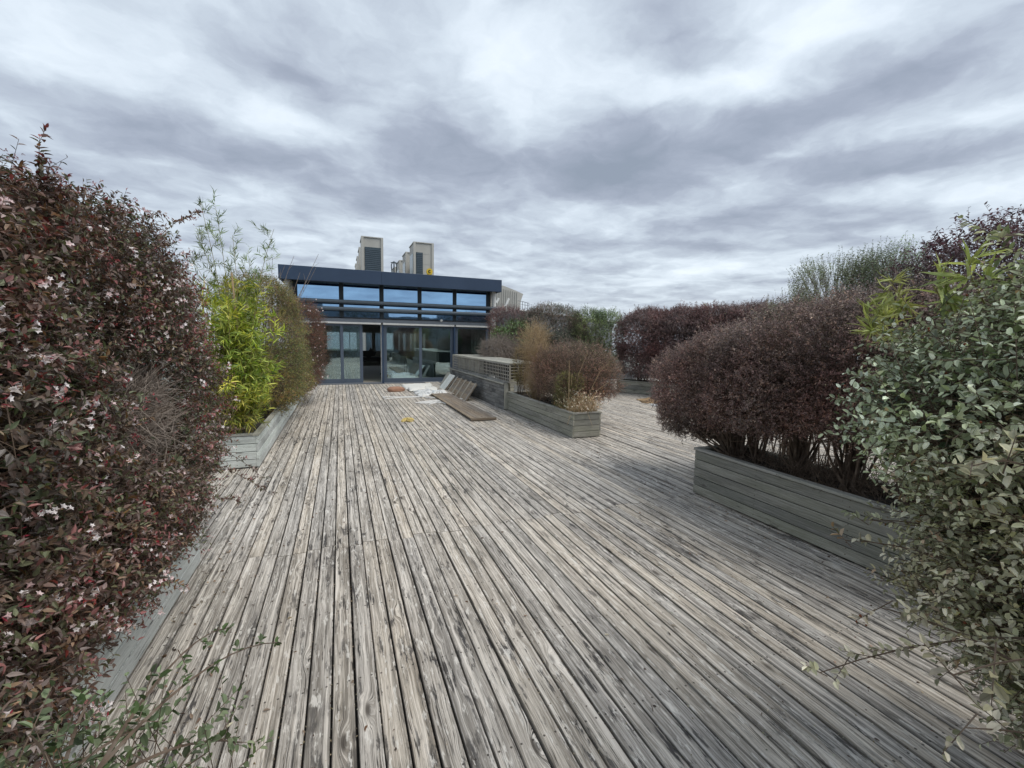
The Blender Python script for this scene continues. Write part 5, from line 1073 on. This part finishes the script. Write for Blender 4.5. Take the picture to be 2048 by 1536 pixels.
shrub('purple_shrub', 'tall dark purple shrub at the upper right behind the grey green shrub', (4.5, 1.25, .0), [(4.5, 1.6, 1.95, .6, .75, .60), (4.5, 1.2, 2.18, .45, .55, .42), (4.3, .9, 1.6, .6, .8, .8)], 5200, .14, 8, .034, .016, 'ovate', [(.11, .055, .068, 4), (.14, .066, .078, 3), (.09, .07, .07, 2)], 105, simple=False, stems=30, inner=500, bump=.16, up=.5)

# ---------------- grey green shrub close on the right
COT = [(.42, .44, .27, 4), (.34, .365, .19, 4), (.56, .57, .41, 3), (.17, .20, .09, 2), (.36, .26, .14, .5)]
cx, cy = 2.16, .31
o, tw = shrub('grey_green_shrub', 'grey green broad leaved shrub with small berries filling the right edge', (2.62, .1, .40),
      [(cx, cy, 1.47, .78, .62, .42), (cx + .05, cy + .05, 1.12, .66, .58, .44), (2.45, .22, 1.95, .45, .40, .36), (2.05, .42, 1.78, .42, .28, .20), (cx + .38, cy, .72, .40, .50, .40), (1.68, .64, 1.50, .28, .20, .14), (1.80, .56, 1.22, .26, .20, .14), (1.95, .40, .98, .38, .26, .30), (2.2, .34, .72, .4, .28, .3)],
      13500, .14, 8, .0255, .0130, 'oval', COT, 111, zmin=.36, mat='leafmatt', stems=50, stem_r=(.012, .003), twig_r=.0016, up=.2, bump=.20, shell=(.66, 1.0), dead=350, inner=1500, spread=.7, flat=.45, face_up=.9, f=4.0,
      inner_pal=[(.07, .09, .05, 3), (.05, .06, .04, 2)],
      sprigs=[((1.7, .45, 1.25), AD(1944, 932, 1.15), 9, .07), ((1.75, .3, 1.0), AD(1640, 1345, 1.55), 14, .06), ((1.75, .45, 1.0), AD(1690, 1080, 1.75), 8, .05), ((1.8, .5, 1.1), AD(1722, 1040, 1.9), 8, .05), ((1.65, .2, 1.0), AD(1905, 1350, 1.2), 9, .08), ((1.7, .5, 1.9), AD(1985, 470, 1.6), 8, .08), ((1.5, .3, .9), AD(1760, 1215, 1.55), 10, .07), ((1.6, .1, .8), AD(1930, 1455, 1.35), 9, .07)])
rng = np.random.default_rng(12); P_, D, Ln = tw; idx = rng.choice(len(P_), 420, replace=False); mb = []; V = []; Q = []; k = 0; 
oc = np.array([(1, 0, 0), (0, 1, 0), (-1, 0, 0), (0, -1, 0), (0, 0, 1), (0, 0, -1)], float); T = []; Cc = []
for i in idx:
    t0 = P_[i] + D[i] * Ln[i] * .9
    for _ in range(rng.integers(3, 8)):
        V.append(t0 + rng.normal(size=3) * .014 + oc * rng.uniform(.0030, .0048)); Cc += [np.array((.22, .19, .13)) * (.6 + .8 * rng.random()) if rng.random() < .8 else np.array((.22, .07, .03))] * 6
        for a in range(4): T.append([k + a, k + (a + 1) % 4, k + 4]); T.append([k + (a + 1) % 4, k + a, k + 5])
        k += 6
raw('berries', np.concatenate(V), None, T, M['leafmatt'], o, np.array(Cc), smooth=True)
# bamboo sprays poking through it
for (px, py, dd, lab) in ((1835, 580, 2.25, 'upper bamboo spray poking out of the top of the grey green shrub'), (1765, 640, 2.2, 'lower bamboo spray poking out left of the grey green shrub'), (1925, 565, 1.7, 'bamboo spray nearest the right edge above the grey green shrub')):
    tip = AD(px, py, dd + .25); rt = np.array([2.35, .55, 1.0]); cl_ = [(rt, tip + rng.normal(size=3) * .05, (0, 0, .02), 1.0) for _ in range(2)]
    bamboo('bamboo_spray', lab, (2.35, .55, .40), cl_, [(.32, .38, .11, 3), (.24, .31, .09, 2)], int(px), per=5, ll=.085, lw=.011, side=4, sl=.09, frm=.88, cat='bamboo', group='bamboo sprays in the grey green shrub')
# low shrub at the lower left corner
lo = [AD(60, 1500, 1.25), AD(200, 1500, 1.3), AD(150, 1440, 1.35)]
c = AD(120, 1560, 1.25)
def spr(x, y, t): return AD(x, y, t)
o, tw = shrub('trailing_shrub', 'green small leaved trailing shrub at the lower left corner reaching over the deck', (-1.05, .45, .40), [(c[0] - .05, c[1] - .02, c[2] - .1, .20, .14, .11), (c[0] + .10, c[1] + .10, c[2] - .14, .14, .12, .09)], 110, .10, 7, .021, .0115, 'oval', [(.15, .20, .08, 3), (.11, .16, .06, 3), (.20, .25, .11, 2)], 121, mat='leafmatt', stems=14, stem_r=(.004, .0015), twig_r=.0012, roots=[(-1.05, .45, .42)], bump=.2, face_up=.8, stem_shell=1.0,
      sprigs=[(c + (.05, 0, 0), spr(460, 1255, 1.75), 7, .03), (c + (.05, 0, 0), spr(555, 1285, 1.7), 7, .03), (c + (.08, 0, -.02), spr(485, 1485, 1.4), 7, .05), (c, spr(190, 1385, 1.4), 4, .05), (c, spr(330, 1440, 1.35), 6, .07), (c, spr(60, 1470, 1.2), 5, .07)])
# hedge behind the camera, mirrored in the glass
shrub('hedge', 'dark hedge behind the camera, seen only mirrored in the pavilion glass', (1.5, -4.0, 0), [(-2, -4.2, 1.5, 2.6, .7, 1.9), (1.5, -4.2, 1.7, 2.6, .7, 2.1), (5, -4.2, 1.5, 2.6, .7, 1.9), (9, -4.2, 1.6, 3, .7, 1.9)], 6000, .3, 7, .09, .045, 'ovate', GREENB, 131, cat='hedge', simple=True, stems=0, twig_r=0)
